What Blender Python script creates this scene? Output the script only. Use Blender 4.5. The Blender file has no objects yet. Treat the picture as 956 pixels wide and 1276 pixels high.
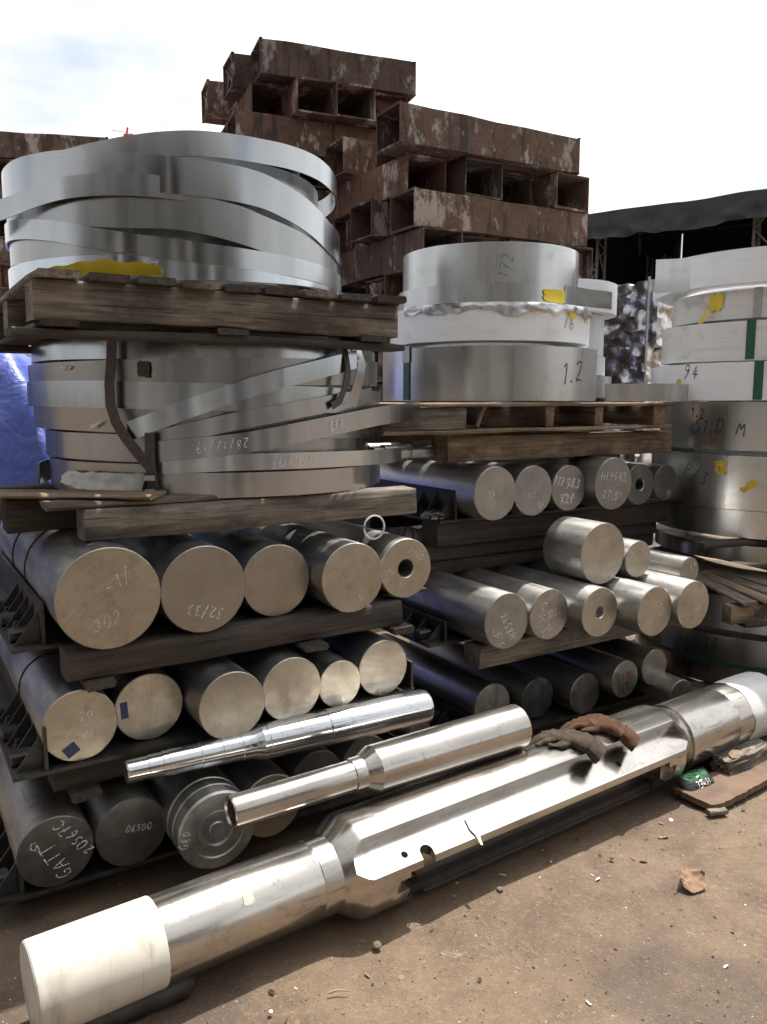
import bpy, bmesh, math, random
from mathutils import Vector, Matrix, noise
R = math.radians
rnd = random.Random(11)
scene = bpy.context.scene

# ------------------------------------------------------------------ camera
cam_data = bpy.data.cameras.new('camera')
cam = bpy.data.objects.new('camera', cam_data)
scene.collection.objects.link(cam)
scene.camera = cam
cam.location = (0, 0, 1.5)
cam.rotation_euler = (R(90) - math.atan(0.138), 0, 0)
cam_data.sensor_fit = 'VERTICAL'
cam_data.sensor_height = 36
cam_data.lens = 36 * 1000 / 1276
cam_data.clip_start = 0.05
cam_data.clip_end = 3000

# ------------------------------------------------------------------ light
SUN_EL, SUN_AZ = 69.0, 55.0            # azimuth counted from +X towards +Y
sd = Vector((math.cos(R(SUN_EL)) * math.cos(R(SUN_AZ)), math.cos(R(SUN_EL)) * math.sin(R(SUN_AZ)), math.sin(R(SUN_EL))))
sun_data = bpy.data.lights.new('sun', 'SUN')
sun_data.energy = 4.8
sun_data.angle = R(0.6)
sun_data.color = (1.0, 0.955, 0.89)
sun = bpy.data.objects.new('sun', sun_data)
sun.rotation_euler = sd.to_track_quat('Z', 'Y').to_euler()
sun.location = sd * 40
scene.collection.objects.link(sun)

world = bpy.data.worlds.new('World')
scene.world = world
world.use_nodes = True
wn, wl = world.node_tree.nodes, world.node_tree.links
wn.clear()
w_out = wn.new('ShaderNodeOutputWorld')
w_bg = wn.new('ShaderNodeBackground')
w_sky = wn.new('ShaderNodeTexSky')
w_sky.sky_type = 'NISHITA'
w_sky.sun_disc = False
w_sky.sun_elevation = R(SUN_EL)
w_sky.sun_rotation = R(90 - SUN_AZ)
w_sky.air_density = 1.2
w_sky.dust_density = 4.0
w_tc = wn.new('ShaderNodeTexCoord')
w_map = wn.new('ShaderNodeMapping')
w_map.inputs['Scale'].default_value = (1.3, 1.3, 3.2)
w_map.inputs['Location'].default_value = (3.1, 0.4, 0.2)
w_noise = wn.new('ShaderNodeTexNoise')
w_noise.inputs['Scale'].default_value = 1.6
w_noise.inputs['Detail'].default_value = 7
w_ramp = wn.new('ShaderNodeValToRGB')
w_ramp.color_ramp.elements[0].position = 0.36
w_ramp.color_ramp.elements[0].color = (0.22, 0.22, 0.22, 1)
w_ramp.color_ramp.elements[1].position = 0.50
w_ramp.color_ramp.elements[1].color = (1, 1, 1, 1)
w_mix = wn.new('ShaderNodeMix')
w_mix.data_type = 'RGBA'
w_bw = wn.new('ShaderNodeRGBToBW')          # thin bright cloud veil, as bright as the sky behind it
w_gain = wn.new('ShaderNodeVectorMath')
w_gain.operation = 'SCALE'
w_gain.inputs[0].default_value = (1.95, 1.97, 2.0)
wl.new(w_sky.outputs['Color'], w_bw.inputs['Color'])
wl.new(w_bw.outputs['Val'], w_gain.inputs['Scale'])
wl.new(w_gain.outputs['Vector'], w_mix.inputs['B'])
wl.new(w_tc.outputs['Generated'], w_map.inputs['Vector'])
wl.new(w_map.outputs['Vector'], w_noise.inputs['Vector'])
wl.new(w_noise.outputs['Fac'], w_ramp.inputs['Fac'])
wl.new(w_ramp.outputs['Color'], w_mix.inputs['Factor'])
wl.new(w_sky.outputs['Color'], w_mix.inputs['A'])
wl.new(w_mix.outputs['Result'], w_bg.inputs['Color'])
w_bg.inputs['Strength'].default_value = 0.112
wl.new(w_bg.outputs['Background'], w_out.inputs['Surface'])

scene.render.engine = 'CYCLES'
scene.cycles.use_denoising = True
scene.cycles.max_bounces = 8
scene.cycles.glossy_bounces = 5
scene.cycles.sample_clamp_indirect = 6
scene.view_settings.view_transform = 'Standard'
scene.view_settings.look = 'None'
scene.view_settings.gamma = 1
scene.view_settings.use_curve_mapping = False
scene.view_settings.exposure = 0.64

# ------------------------------------------------------------------ helpers
col = scene.collection
ANG = 32.0                              # the racks stand turned by this angle
VA = Vector((math.cos(R(ANG)), math.sin(R(ANG)), 0))
UA = Vector((-math.sin(R(ANG)), math.cos(R(ANG)), 0))
OA = Vector((-0.96, 2.19, 0))
def F(a, b, z): return OA + VA * a + UA * b + Vector((0, 0, z))

class MB:
    """collects shapes, builds ONE mesh"""
    def __init__(s): s.v, s.f, s.m, s.uv = [], [], [], {}
    def add(s, vs, fs, mi=0):
        o = len(s.v); s.v += [tuple(x) for x in vs]
        for f in fs: s.f.append(tuple(i + o for i in f)); s.m.append(mi)
        return o
    def box(s, x0, x1, y0, y1, z0, z1, mi=0, M=None):
        vs = [Vector((x, y, z)) for z in (z0, z1) for y in (y0, y1) for x in (x0, x1)]
        if M is not None: vs = [M @ q for q in vs]
        s.add(vs, [(0, 2, 3, 1), (4, 5, 7, 6), (0, 1, 5, 4), (2, 6, 7, 3), (1, 3, 7, 5), (0, 4, 6, 2)], mi)
    def rough_box(s, L, W, H, n=10, j=0.004, mi=0, seed=0, bev=0.006):
        """long box on +X with uneven, slightly rounded edges; 8-gon cross-section"""
        rr = random.Random(seed)
        rings = []
        for i in range(n + 1):
            x = L * i / n
            if i in (0, n): x += rr.uniform(-j, j)
            e = bev
            prof = [(-W/2+e, 0), (W/2-e, 0), (W/2, e), (W/2, H-e), (W/2-e, H), (-W/2+e, H), (-W/2, H-e), (-W/2, e)]
            dy, dz = noise.noise((x*1.7, seed*3.1, 0))*j*1.5, noise.noise((x*1.7, seed*3.1, 7))*j*1.5
            ring = [(x + (rr.uniform(-j, j) if i in (0, n) else 0), y + dy + rr.uniform(-j, j)*.35, z + dz + rr.uniform(-j, j)*.35) for y, z in prof]
            rings.append(ring)
        vs = [q for r_ in rings for q in r_]
        fs = []
        for i in range(n):
            for k in range(8):
                a, b = i*8+k, i*8+(k+1) % 8
                fs.append((a, a+8, b+8, b))
        fs.append(tuple(range(7, -1, -1))[::-1][::-1]); fs.append(tuple(n*8+k for k in range(8)))
        s.add(vs, fs, mi)
    def lathe(s, prof, seg=64, axis='Y', mis=None, cap0=True, cap1=True, mi_cap=0):
        """prof: list of (t, r) along the axis"""
        vs, fs, ms = [], [], []
        for t, r in prof:
            for k in range(seg):
                th = 2*math.pi*k/seg
                c, q = r*math.cos(th), r*math.sin(th)
                vs.append((c, t, q) if axis == 'Y' else (t, c, q))
        flip = axis == 'Y'
        for i in range(len(prof)-1):
            for k in range(seg):
                a, b = i*seg+k, i*seg+(k+1) % seg
                fs.append((a, b, b+seg, a+seg) if not flip else (a, a+seg, b+seg, b)); ms.append(mis[i] if mis else 0)
        n = len(prof)-1
        if cap0: fs.append(tuple(range(seg)) if flip else tuple(range(seg-1, -1, -1))); ms.append(mi_cap)
        if cap1: fs.append(tuple(n*seg+k for k in (range(seg-1, -1, -1) if flip else range(seg)))); ms.append(mi_cap)
        o = len(s.v); s.v += vs
        for f, m in zip(fs, ms): s.f.append(tuple(i+o for i in f)); s.m.append(m)
    def tube(s, pts, r, seg=8, mi=0):
        pts = [Vector(p) for p in pts]; rs = r if isinstance(r, (list, tuple)) else [r]*len(pts)
        o = len(s.v); up = Vector((0, 0, 1))
        for i, p in enumerate(pts):
            d = (pts[min(i+1, len(pts)-1)] - pts[max(i-1, 0)]).normalized()
            a = d.cross(up)
            if a.length < 1e-3: a = d.cross(Vector((1, 0, 0)))
            a.normalize(); b = d.cross(a)
            for k in range(seg):
                th = 2*math.pi*k/seg
                s.v.append(tuple(p + (a*math.cos(th) + b*math.sin(th))*rs[i]))
        for i in range(len(pts)-1):
            for k in range(seg):
                x, y = o+i*seg+k, o+i*seg+(k+1) % seg
                s.f.append((x, y, y+seg, x+seg)); s.m.append(mi)
        s.f.append(tuple(o+k for k in range(seg-1, -1, -1))); s.m.append(mi)
        s.f.append(tuple(o+(len(pts)-1)*seg+k for k in range(seg))); s.m.append(mi)
    def mesh(s, name, mats, smooth=True, sharp=35):
        me = bpy.data.meshes.new(name)
        me.from_pydata(s.v, [], s.f)
        for m in (mats if isinstance(mats, (list, tuple)) else [mats]): me.materials.append(m)
        me.polygons.foreach_set('material_index', s.m)
        me.validate()
        bm = bmesh.new(); bm.from_mesh(me); bmesh.ops.recalc_face_normals(bm, faces=bm.faces); bm.to_mesh(me); bm.free()
        if smooth:
            me.polygons.foreach_set('use_smooth', [True]*len(me.polygons))
            me.set_sharp_from_angle(angle=R(sharp))
        me.update()
        return me
    def build(s, name, mats, parent=None, loc=(0, 0, 0), rz=0, **kw):
        return link(name, s.mesh(name, mats, **kw), parent, loc, rz)

def link(name, me, parent=None, loc=(0, 0, 0), rz=0):
    o = bpy.data.objects.new(name, me)
    col.objects.link(o)
    o.location = loc; o.rotation_euler = (0, 0, rz)
    if parent is not None: o.parent = parent
    return o
def tag(o, label, cat, group=None, kind=None):
    o['label'] = label; o['category'] = cat
    if group: o['group'] = group
    o['kind'] = kind or o.get('kind') or 'thing'
    return o
def empty(name, loc, rz=0):
    o = bpy.data.objects.new(name, None); o.empty_display_size = 0.1
    col.objects.link(o); o.location = loc; o.rotation_euler = (0, 0, rz)
    return o

# ------------------------------------------------------------------ materials
class NT:
    def __init__(s, name):
        s.mat = bpy.data.materials.new(name); s.mat.use_nodes = True
        s.n, s.l = s.mat.node_tree.nodes, s.mat.node_tree.links
        s.bsdf = s.n['Principled BSDF']
        tc = s.n.new('ShaderNodeTexCoord'); oi = s.n.new('ShaderNodeObjectInfo')
        mul = s.n.new('ShaderNodeVectorMath'); mul.operation = 'SCALE'
        mul.inputs[0].default_value = (13.7, 7.3, 5.1)
        s.l.new(oi.outputs['Random'], mul.inputs['Scale'])
        add = s.n.new('ShaderNodeVectorMath'); add.operation = 'ADD'
        s.l.new(tc.outputs['Object'], add.inputs[0]); s.l.new(mul.outputs['Vector'], add.inputs[1])
        s.obj = add.outputs['Vector']; s.raw = tc.outputs['Object']; s.uv = tc.outputs['UV']; s.rand = oi.outputs['Random']
    def map(s, src, scale, rot=(0, 0, 0)):
        m = s.n.new('ShaderNodeMapping'); m.inputs['Scale'].default_value = scale; m.inputs['Rotation'].default_value = rot
        s.l.new(src, m.inputs['Vector']); return m.outputs['Vector']
    def noise(s, src, scale, detail=5, rough=0.55, dist=0):
        t = s.n.new('ShaderNodeTexNoise'); t.inputs['Scale'].default_value = scale; t.inputs['Detail'].default_value = detail
        t.inputs['Roughness'].default_value = rough; t.inputs['Distortion'].default_value = dist
        s.l.new(src, t.inputs['Vector']); return t.outputs['Fac']
    def ramp(s, src, *stops):
        r = s.n.new('ShaderNodeValToRGB'); e = r.color_ramp.elements
        while len(e) < len(stops): e.new(0.5)
        for k, (p, c) in enumerate(stops):
            e[k].position = p; e[k].color = (c, c, c, 1) if isinstance(c, (int, float)) else (*c, 1)
        s.l.new(src, r.inputs['Fac']); return r.outputs['Color']
    def mix(s, fac, a, b, mode='MIX'):
        m = s.n.new('ShaderNodeMix'); m.data_type = 'RGBA'; m.blend_type = mode
        for key, x in (('Factor', fac), ('A', a), ('B', b)):
            i = m.inputs[key]
            if isinstance(x, (int, float)): i.default_value = x if key == 'Factor' else (x, x, x, 1)
            elif isinstance(x, tuple): i.default_value = (*x, 1)
            else: s.l.new(x, i)
        return m.outputs['Result']
    def set(s, key, x):
        i = s.bsdf.inputs[key]
        if isinstance(x, (int, float)): i.default_value = x
        elif isinstance(x, tuple): i.default_value = (*x, 1) if len(x) == 3 else x
        else: s.l.new(x, i)
    def bump(s, src, strength=0.3, dist=0.01):
        b = s.n.new('ShaderNodeBump'); b.inputs['Strength'].default_value = strength; b.inputs['Distance'].default_value = dist
        s.l.new(src, b.inputs['Height']); s.l.new(b.outputs['Normal'], s.bsdf.inputs['Normal'])
    def done(s, metallic=0.0): s.set('Metallic', metallic); return s.mat

def plain(name, c, rough=0.6, metallic=0.0, var=0.25, scale=30, bump=0.0):
    t = NT(name); n = t.noise(t.obj, scale, 4)
    t.set('Base Color', t.mix(n, tuple(x*(1-var) for x in c), tuple(min(1, x*(1+var)) for x in c)))
    t.set('Roughness', rough)
    if bump: t.bump(n, bump, 0.004)
    return t.done(metallic)

def steel_face(name, c1, c2, rough):
    t = NT(name)
    vr = t.n.new('ShaderNodeVectorRotate'); vr.rotation_type = 'Y_AXIS'
    ml = t.n.new('ShaderNodeMath'); ml.operation = 'MULTIPLY'; ml.inputs[1].default_value = 19.0
    t.l.new(t.rand, ml.inputs[0]); t.l.new(ml.outputs[0], vr.inputs['Angle']); t.l.new(t.obj, vr.inputs['Vector'])
    t.l.new(t.raw, vr.inputs['Vector'])
    ds = t.n.new('ShaderNodeVectorMath'); ds.operation = 'DISTANCE'; ds.inputs[1].default_value = (0.42, 0.0, 0.18)
    t.l.new(vr.outputs['Vector'], ds.inputs[0])
    cx = t.n.new('ShaderNodeCombineXYZ'); t.l.new(ds.outputs['Value'], cx.inputs['X']); t.l.new(t.rand, cx.inputs['Y'])
    saw = t.noise(cx.outputs['Vector'], 190, 3)
    big = t.noise(t.obj, 9, 5)
    fine = t.noise(t.obj, 220, 2)
    base = t.mix(t.ramp(big, (0.3, 0.0), (0.72, 1.0)), c1, c2)
    base = t.mix(t.ramp(t.rand, (0.15, 0.0), (0.9, 0.65)), base, tuple(x*q for x, q in zip(c1, (0.74, 0.77, 0.84))))
    base = t.mix(t.ramp(saw, (0.4, 0.0), (0.75, 0.30)), base, tuple(x*0.6 for x in c1))
    bl = t.noise(t.obj, 17, 7, 0.7); base = t.mix(t.ramp(bl, (0.52, 0.0), (0.70, 0.55)), base, tuple(x*0.62 for x in c1))
    spot = t.noise(t.obj, 60, 6, 0.7)
    base = t.mix(t.ramp(spot, (0.60, 0.0), (0.74, 0.5)), base, (0.16, 0.12, 0.085))
    t.set('Base Color', base)
    t.set('Roughness', t.ramp(t.noise(t.obj, 24, 4), (0.3, rough-0.07), (0.7, rough+0.1)))
    t.bump(t.mix(0.3, saw, fine), 0.10, 0.003)
    return t.done(1.0)

def steel_side(name, c1, c2, rough, ring=0.25, rust=0.0, axis='Y'):
    t = NT(name)
    rings = t.noise(t.map(t.obj, (3, 260, 3) if axis == 'Y' else (260, 3, 3)), 1.0, 2)
    scale_ = t.noise(t.map(t.obj, (6, 1.2, 6) if axis == 'Y' else (1.2, 6, 6)), 3, 6)
    spots = t.noise(t.obj, 26, 7, 0.7)
    big = t.noise(t.obj, 4, 4)
    base = t.mix(t.ramp(scale_, (0.32, 0.0), (0.7, 1.0)), c1, c2)
    base = t.mix(t.ramp(spots, (0.56, 0.0), (0.72, 0.55)), base, tuple(x*0.3 for x in c1))
    scr = t.noise(t.map(t.obj, (30, 4, 90) if axis == 'Y' else (5, 60, 60), (R(20), R(35), R(12))), 1, 3)
    base = t.mix(t.ramp(scr, (0.66, 0.0), (0.71, 0.5)), base, tuple(x*0.4 for x in c1))
    if rust: base = t.mix(t.ramp(big, (0.5, 0.0), (0.75, rust)), base, (0.11, 0.06, 0.035))
    t.set('Base Color', base)
    t.set('Roughness', t.ramp(scale_, (0.3, rough+(0.04 if rust else 0)), (0.7, rough+0.15)))
    t.bump(rings, ring, 0.0015)
    return t.done(0.95)

def strip_metal(name, c, rough, tint=(0.3, 0.29, 0.28), stain=0.4):
    t = NT(name)
    streak = t.noise(t.map(t.uv, (1.2, 190, 1)), 1, 3)
    bars = t.noise(t.map(t.uv, (7, 0.35, 1)), 1, 3)
    blot = t.noise(t.map(t.uv, (9, 14, 1)), 1, 6)
    base = t.mix(t.ramp(blot, (0.55, 0.0), (0.78, stain)), c, tint)
    base = t.mix(t.ramp(streak, (0.45, 0.0), (0.8, 0.16)), base, tuple(x*0.6 for x in c))
    t.set('Base Color', base)
    t.set('Roughness', t.ramp(bars, (0.35, rough), (0.65, rough+0.13)))
    t.set('Anisotropic', 0.3)
    tg = t.n.new('ShaderNodeTangent'); tg.direction_type = 'UV_MAP'
    t.l.new(tg.outputs['Tangent'], t.bsdf.inputs['Tangent'])
    t.bump(bars, 0.05, 0.004)
    return t.done(1.0)

def strip_white(name, c, dirt):
    t = NT(name)
    blot = t.noise(t.map(t.uv, (5, 9, 1)), 1, 7, 0.65)
    edge = t.noise(t.map(t.uv, (2, 40, 1)), 1, 4)
    base = t.mix(t.ramp(blot, (0.52, 0.0), (0.8, dirt)), c, (0.24, 0.22, 0.2))
    base = t.mix(t.ramp(edge, (0.5, 0.0), (0.8, dirt*0.5)), base, (0.35, 0.34, 0.33))
    t.set('Base Color', base); t.set('Roughness', 0.42)
    t.bump(blot, 0.08, 0.004)
    return t.done(0)

def wood(name, dark, light, dirt=(0.03, 0.025, 0.02), dirt_amt=0.7):
    t = NT(name)
    g = t.noise(t.map(t.obj, (3.2, 62, 62)), 1, 9, 0.72, 0.6)
    big = t.noise(t.map(t.obj, (3.0, 7, 7)), 1, 7, 0.65)
    blot = t.noise(t.obj, 11, 6, 0.7)
    crack = t.noise(t.map(t.obj, (1.6, 95, 95)), 1, 4)
    base = t.mix(t.ramp(g, (0.36, 0.0), (0.64, 1.0)), dark, light)
    base = t.mix(t.ramp(big, (0.44, 0.0), (0.62, dirt_amt)), base, dirt)
    base = t.mix(t.ramp(blot, (0.56, 0.0), (0.72, 0.6)), base, tuple(x*0.55 for x in dark))
    base = t.mix(t.ramp(crack, (0.60, 0.0), (0.67, 0.85)), base, tuple(x*0.2 for x in dark))
    t.set('Base Color', base); t.set('Roughness', 0.85)
    t.bump(t.mix(0.5, g, crack), 0.8, 0.006)
    return t.done(0)

def rust(name, d=1.0):
    t = NT(name)
    n1 = t.noise(t.obj, 5, 9, 0.7); n2 = t.noise(t.obj, 28, 6, 0.7)
    run = t.noise(t.map(t.obj, (16, 16, 2.2)), 1, 6, 0.6)
    flake = t.noise(t.map(t.obj, (4.5, 4.5, 2.4)), 1, 8, 0.72)
    base = t.mix(t.ramp(n1, (0.3, 0.0), (0.7, 1.0)), (0.036*d, 0.024*d, 0.018*d), (0.13*d, 0.072*d, 0.045*d))
    base = t.mix(t.ramp(n2, (0.4, 0.0), (0.75, 0.6)), base, (0.165*d, 0.095*d, 0.06*d))
    base = t.mix(t.ramp(run, (0.52, 0.0), (0.62, 0.8)), base, (0.026, 0.019, 0.016))
    base = t.mix(t.ramp(flake, (0.54, 0.0), (0.60, 0.8)), base, (0.33*d, 0.30*d, 0.27*d))
    base = t.mix(1.0, base, t.ramp(t.rand, (0.0, (0.70, 0.72, 0.76)), (0.5, (0.98, 0.95, 0.93)), (1.0, (1.35, 1.2, 1.08))), 'MULTIPLY')
    t.set('Base Color', base); t.set('Roughness', 0.85)
    t.bump(t.mix(0.5, n1, n2), 0.8, 0.016)
    return t.done(0.0)

M = {}
M['face'] = steel_face('cut_steel_face', (0.35, 0.318, 0.262), (0.49, 0.447, 0.372), 0.40)
M['face_grey_shade'] = steel_face('cut_steel_face_grey_shade', (0.27, 0.26, 0.235), (0.41, 0.39, 0.355), 0.42)  # grey steel, base also darkened to imitate shading on the right rack
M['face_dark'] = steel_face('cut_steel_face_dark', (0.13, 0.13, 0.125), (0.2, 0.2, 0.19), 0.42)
M['side'] = steel_side('bar_side_dark', (0.26, 0.257, 0.245), (0.46, 0.455, 0.435), 0.34, 0.25)
M['side_brown'] = steel_side('bar_side_brown', (0.24, 0.22, 0.195), (0.40, 0.375, 0.335), 0.40, 0.2, 0.4)
M['side_bright'] = steel_side('bar_side_bright', (0.40, 0.39, 0.37), (0.62, 0.60, 0.57), 0.34, 0.5)
M['chrome'] = steel_side('ground_shaft_bright', (0.58, 0.59, 0.60), (0.68, 0.69, 0.70), 0.09, 0.03, axis='X')
M['shaft'] = steel_side('turned_shaft', (0.42, 0.39, 0.35), (0.58, 0.55, 0.50), 0.10, 0.05, 0.15, axis='X')
M['shaft_dull'] = steel_side('milled_shaft', (0.40, 0.375, 0.345), (0.52, 0.49, 0.455), 0.30, 0.08, 0.12, axis='X')
M['strip'] = strip_metal('strip_silver', (0.40, 0.41, 0.42), 0.14)
M['strip_b'] = strip_metal('strip_blueish', (0.52, 0.56, 0.60), 0.13)
M['strip_d'] = strip_metal('strip_dull', (0.34, 0.345, 0.34), 0.2, stain=0.7)
M['strip_l'] = strip_metal('strip_shop_grey', (0.41, 0.425, 0.435), 0.15, stain=0.6)
M['strip_s'] = strip_metal('strip_satin', (0.55, 0.555, 0.55), 0.24, stain=0.45)
M['strip_w'] = strip_white('strip_white', (0.74, 0.76, 0.79), 0.35)
M['strip_wd'] = strip_white('strip_white_dirty', (0.66, 0.65, 0.63), 0.85)
M['wood'] = wood('timber_weathered', (0.075, 0.062, 0.050), (0.25, 0.21, 0.165), dirt_amt=0.8)
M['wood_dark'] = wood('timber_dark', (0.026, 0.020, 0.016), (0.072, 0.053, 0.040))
M['wood_light'] = wood('timber_pale', (0.12, 0.085, 0.055), (0.30, 0.215, 0.135), dirt=(0.05, 0.036, 0.026), dirt_amt=0.8)
M['rust'] = rust('rusty_plate')
M['rust_end'] = rust('rusty_end_plate', 1.25)
M['rack'] = steel_side('rack_black_steel', (0.05, 0.05, 0.05), (0.105, 0.10, 0.095), 0.5, 0.05, 0.35)
M['black'] = plain('black_paint', (0.012, 0.012, 0.013), 0.6)
M['strap'] = plain('strap_rusty', (0.075, 0.06, 0.055), 0.5, 0.6, 0.5, 60, 0.2)
M['strap_green'] = plain('strap_green', (0.012, 0.075, 0.042), 0.45, 0, 0.3)
def worn(name, c, scale=90, lo=0.40, hi=0.50, rough=0.9):
    t = NT(name); n = t.noise(t.obj, scale, 4, 0.7)
    t.set('Base Color', t.mix(n, tuple(x*0.75 for x in c), c)); t.set('Roughness', rough); t.set('Alpha', t.ramp(n, (lo, 0.0), (hi, 1.0)))
    return t.done(0)
M['chalk'] = worn('chalk', (0.74, 0.73, 0.70), 150, 0.34, 0.54)
M['marker'] = worn('marker_black', (0.025, 0.025, 0.028), 110, 0.34, 0.46, 0.6)
M['marker_blue'] = plain('marker_blue', (0.03, 0.07, 0.18), 0.6)
M['marker_red'] = worn('marker_red', (0.24, 0.06, 0.04), 110, 0.38, 0.5, 0.7)
M['yellow'] = plain('yellow_label', (0.66, 0.50, 0.03), 0.55, 0, 0.3, 14, 0.3)
M['yellow_paint'] = worn('yellow_paint', (0.62, 0.47, 0.03), 40, 0.36, 0.46, 0.6)
M['blue_label'] = plain('blue_label', (0.012, 0.03, 0.09), 0.5)
M['paper'] = plain('paper', (0.52, 0.50, 0.46), 0.8, 0, 0.3, 25, 0.4)
def knit(name, c1, c2):
    t = NT(name); big = t.noise(t.obj, 22, 6, 0.65); fib = t.noise(t.map(t.obj, (160, 420, 160)), 1, 3, 0.7)
    wv = t.n.new('ShaderNodeTexWave'); wv.inputs['Scale'].default_value = 130; wv.inputs['Distortion'].default_value = 2.5; t.l.new(t.obj, wv.inputs['Vector'])
    b = t.mix(t.ramp(big, (0.3, 0.0), (0.7, 1.0)), c1, c2); b = t.mix(t.ramp(fib, (0.4, 0.0), (0.75, 0.45)), b, tuple(x*1.7 for x in c2))
    t.set('Base Color', b); t.set('Roughness', 1.0); t.bump(t.mix(0.5, wv.outputs['Fac'], fib), 0.9, 0.0016); return t.done(0)
M['glove_grey'] = knit('glove_grey_knit', (0.028, 0.020, 0.013), (0.066, 0.048, 0.032))
M['glove_brown'] = knit('glove_brown_knit', (0.034, 0.015, 0.007), (0.090, 0.041, 0.018))
M['dark_cloth'] = plain('dark_cuff_inside', (0.02, 0.022, 0.03), 0.95, 0, 0.4, 60, 0.5)  # inner wall of the cuffs, coloured darker than the knit outside
M['tent'] = plain('tarpaulin_black', (0.018, 0.019, 0.021), 0.55, 0, 0.4, 3, 0.3)
M['galv'] = plain('galvanised_tube', (0.36, 0.36, 0.36), 0.45, 0.6, 0.3)
M['store_grey'] = plain('store_cladding', (0.27, 0.27, 0.265), 0.7, 0, 0.3, 1.5)
M['lattice'] = plain('lattice_grey', (0.15, 0.15, 0.15), 0.6)
M['crane'] = plain('crane_red', (0.45, 0.06, 0.04), 0.5)
M['white_paint'] = plain('white_paint', (0.62, 0.61, 0.58), 0.45, 0, 0.15, 4)
M['orange'] = plain('orange_paint', (0.6, 0.12, 0.03), 0.45, 0, 0.15, 4)
M['grey_paint'] = plain('grey_paint', (0.13, 0.13, 0.13), 0.55, 0, 0.4, 6)
M['packet_green'] = plain('packet_green_foil', (0.022, 0.105, 0.042), 0.25, 0.2, 0.5, 22)
M['packet_black'] = plain('packet_black_foil', (0.02, 0.022, 0.022), 0.25, 0.2, 0.3, 22)
M['packet_white'] = plain('packet_white_print', (0.6, 0.6, 0.58), 0.4)
M['leaf'] = plain('dry_leaf', (0.20, 0.118, 0.068), 0.8, 0, 0.45, 60, 0.4)
M['stone'] = plain('grit', (0.13, 0.092, 0.062), 0.95, 0, 0.6, 14)
M['fleck'] = plain('pale_grit', (0.48, 0.42, 0.35), 0.9, 0, 0.3, 14)
M['tape'] = plain('clear_tape', (0.42, 0.42, 0.36), 0.35, 0, 0.3, 40, 0.3)
M['rope'] = plain('clear_plastic_ring', (0.5, 0.5, 0.5), 0.2)

t = NT('nylon_sleeve')                   # off-white plastic of the shaft's end: smears, scratches, grime
nb = t.noise(t.map(t.obj, (9, 9, 14)), 1, 5); sm = t.noise(t.map(t.obj, (14, 5, 5)), 1, 6, 0.65); scr = t.noise(t.map(t.obj, (160, 7, 7), (0, 0, R(8))), 1, 3); gr = t.noise(t.obj, 70, 6, 0.7)
bb = t.mix(nb, (0.46, 0.43, 0.365), (0.58, 0.55, 0.48))
bb = t.mix(t.ramp(sm, (0.50, 0.0), (0.68, 0.6)), bb, (0.24, 0.195, 0.135)); bb = t.mix(t.ramp(scr, (0.63, 0.0), (0.70, 0.35)), bb, (0.16, 0.13, 0.10)); bb = t.mix(t.ramp(gr, (0.66, 0.0), (0.74, 0.55)), bb, (0.10, 0.08, 0.06))
t.set('Base Color', bb); t.set('Roughness', t.ramp(sm, (0.3, 0.42), (0.7, 0.62))); t.bump(t.mix(.5, nb, scr), 0.12, 0.004); M['plastic'] = t.done(0)

t = NT('milky_wrap')                     # plastic film round the shaft's far end
nb = t.noise(t.obj, 14, 6)
t.set('Base Color', t.mix(nb, (0.42, 0.42, 0.41), (0.62, 0.62, 0.61))); t.set('Roughness', 0.34); t.bump(nb, 0.4, 0.01); M['wrap'] = t.done(0)

t = NT('tarpaulin_blue')
nb = t.noise(t.obj, 7, 7, 0.6, 1.5)
t.set('Base Color', t.mix(nb, (0.030, 0.050, 0.28), (0.12, 0.165, 0.48))); t.set('Roughness', 0.38); t.bump(nb, 0.35, 0.04); M['tarp'] = t.done(0)

t = NT('crushed_sheet')
nb = t.noise(t.obj, 9, 4, .5, 1.2)
t.set('Base Color', t.mix(t.ramp(nb, (0.35, 0.0), (0.6, 1.0)), (0.36, 0.355, 0.35), (0.68, 0.68, 0.68))); t.set('Roughness', 0.33); t.bump(nb, 0.3, 0.03); M['bale'] = t.done(1.0)

t = NT('yard_dirt')
co = t.raw
b1 = t.noise(co, 0.9, 8, 0.62); b2 = t.noise(co, 5.5, 8, 0.65, 0.4); b3 = t.noise(co, 55, 6, 0.7); b4 = t.noise(co, 13, 7, 0.7, 0.8)
sc = t.noise(t.map(co, (14, 2.2, 1), (0, 0, R(-35))), 1, 5, 0.6)
base = t.mix(t.ramp(b1, (0.32, 0.0), (0.68, 1.0)), (0.086, 0.056, 0.033), (0.160, 0.107, 0.064))
base = t.mix(t.ramp(b2, (0.42, 0.0), (0.7, 0.55)), base, (0.052, 0.036, 0.025))
base = t.mix(t.ramp(b3, (0.5, 0.0), (0.75, 0.55)), base, (0.21, 0.152, 0.103))
base = t.mix(t.ramp(sc, (0.62, 0.0), (0.78, 0.35)), base, (0.20, 0.15, 0.108))
base = t.mix(t.ramp(b4, (0.635, 0.0), (0.72, 0.55)), base, (0.33, 0.275, 0.215))
oil = t.noise(t.map(co, (1, 1, 1)), 1.7, 5, 0.55, 1.0); drag = t.noise(t.map(co, (1.1, 34, 1), (0, 0, R(-38))), 1, 4, 0.6); speck = t.noise(co, 140, 3, 0.6)
base = t.mix(t.ramp(oil, (0.52, 0.0), (0.66, 0.55)), base, (0.045, 0.032, 0.024))
base = t.mix(t.ramp(drag, (0.60, 0.0), (0.72, 0.35)), base, (0.062, 0.045, 0.033))
base = t.mix(t.ramp(speck, (0.62, 0.0), (0.70, 0.7)), base, (0.25, 0.19, 0.135))
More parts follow.
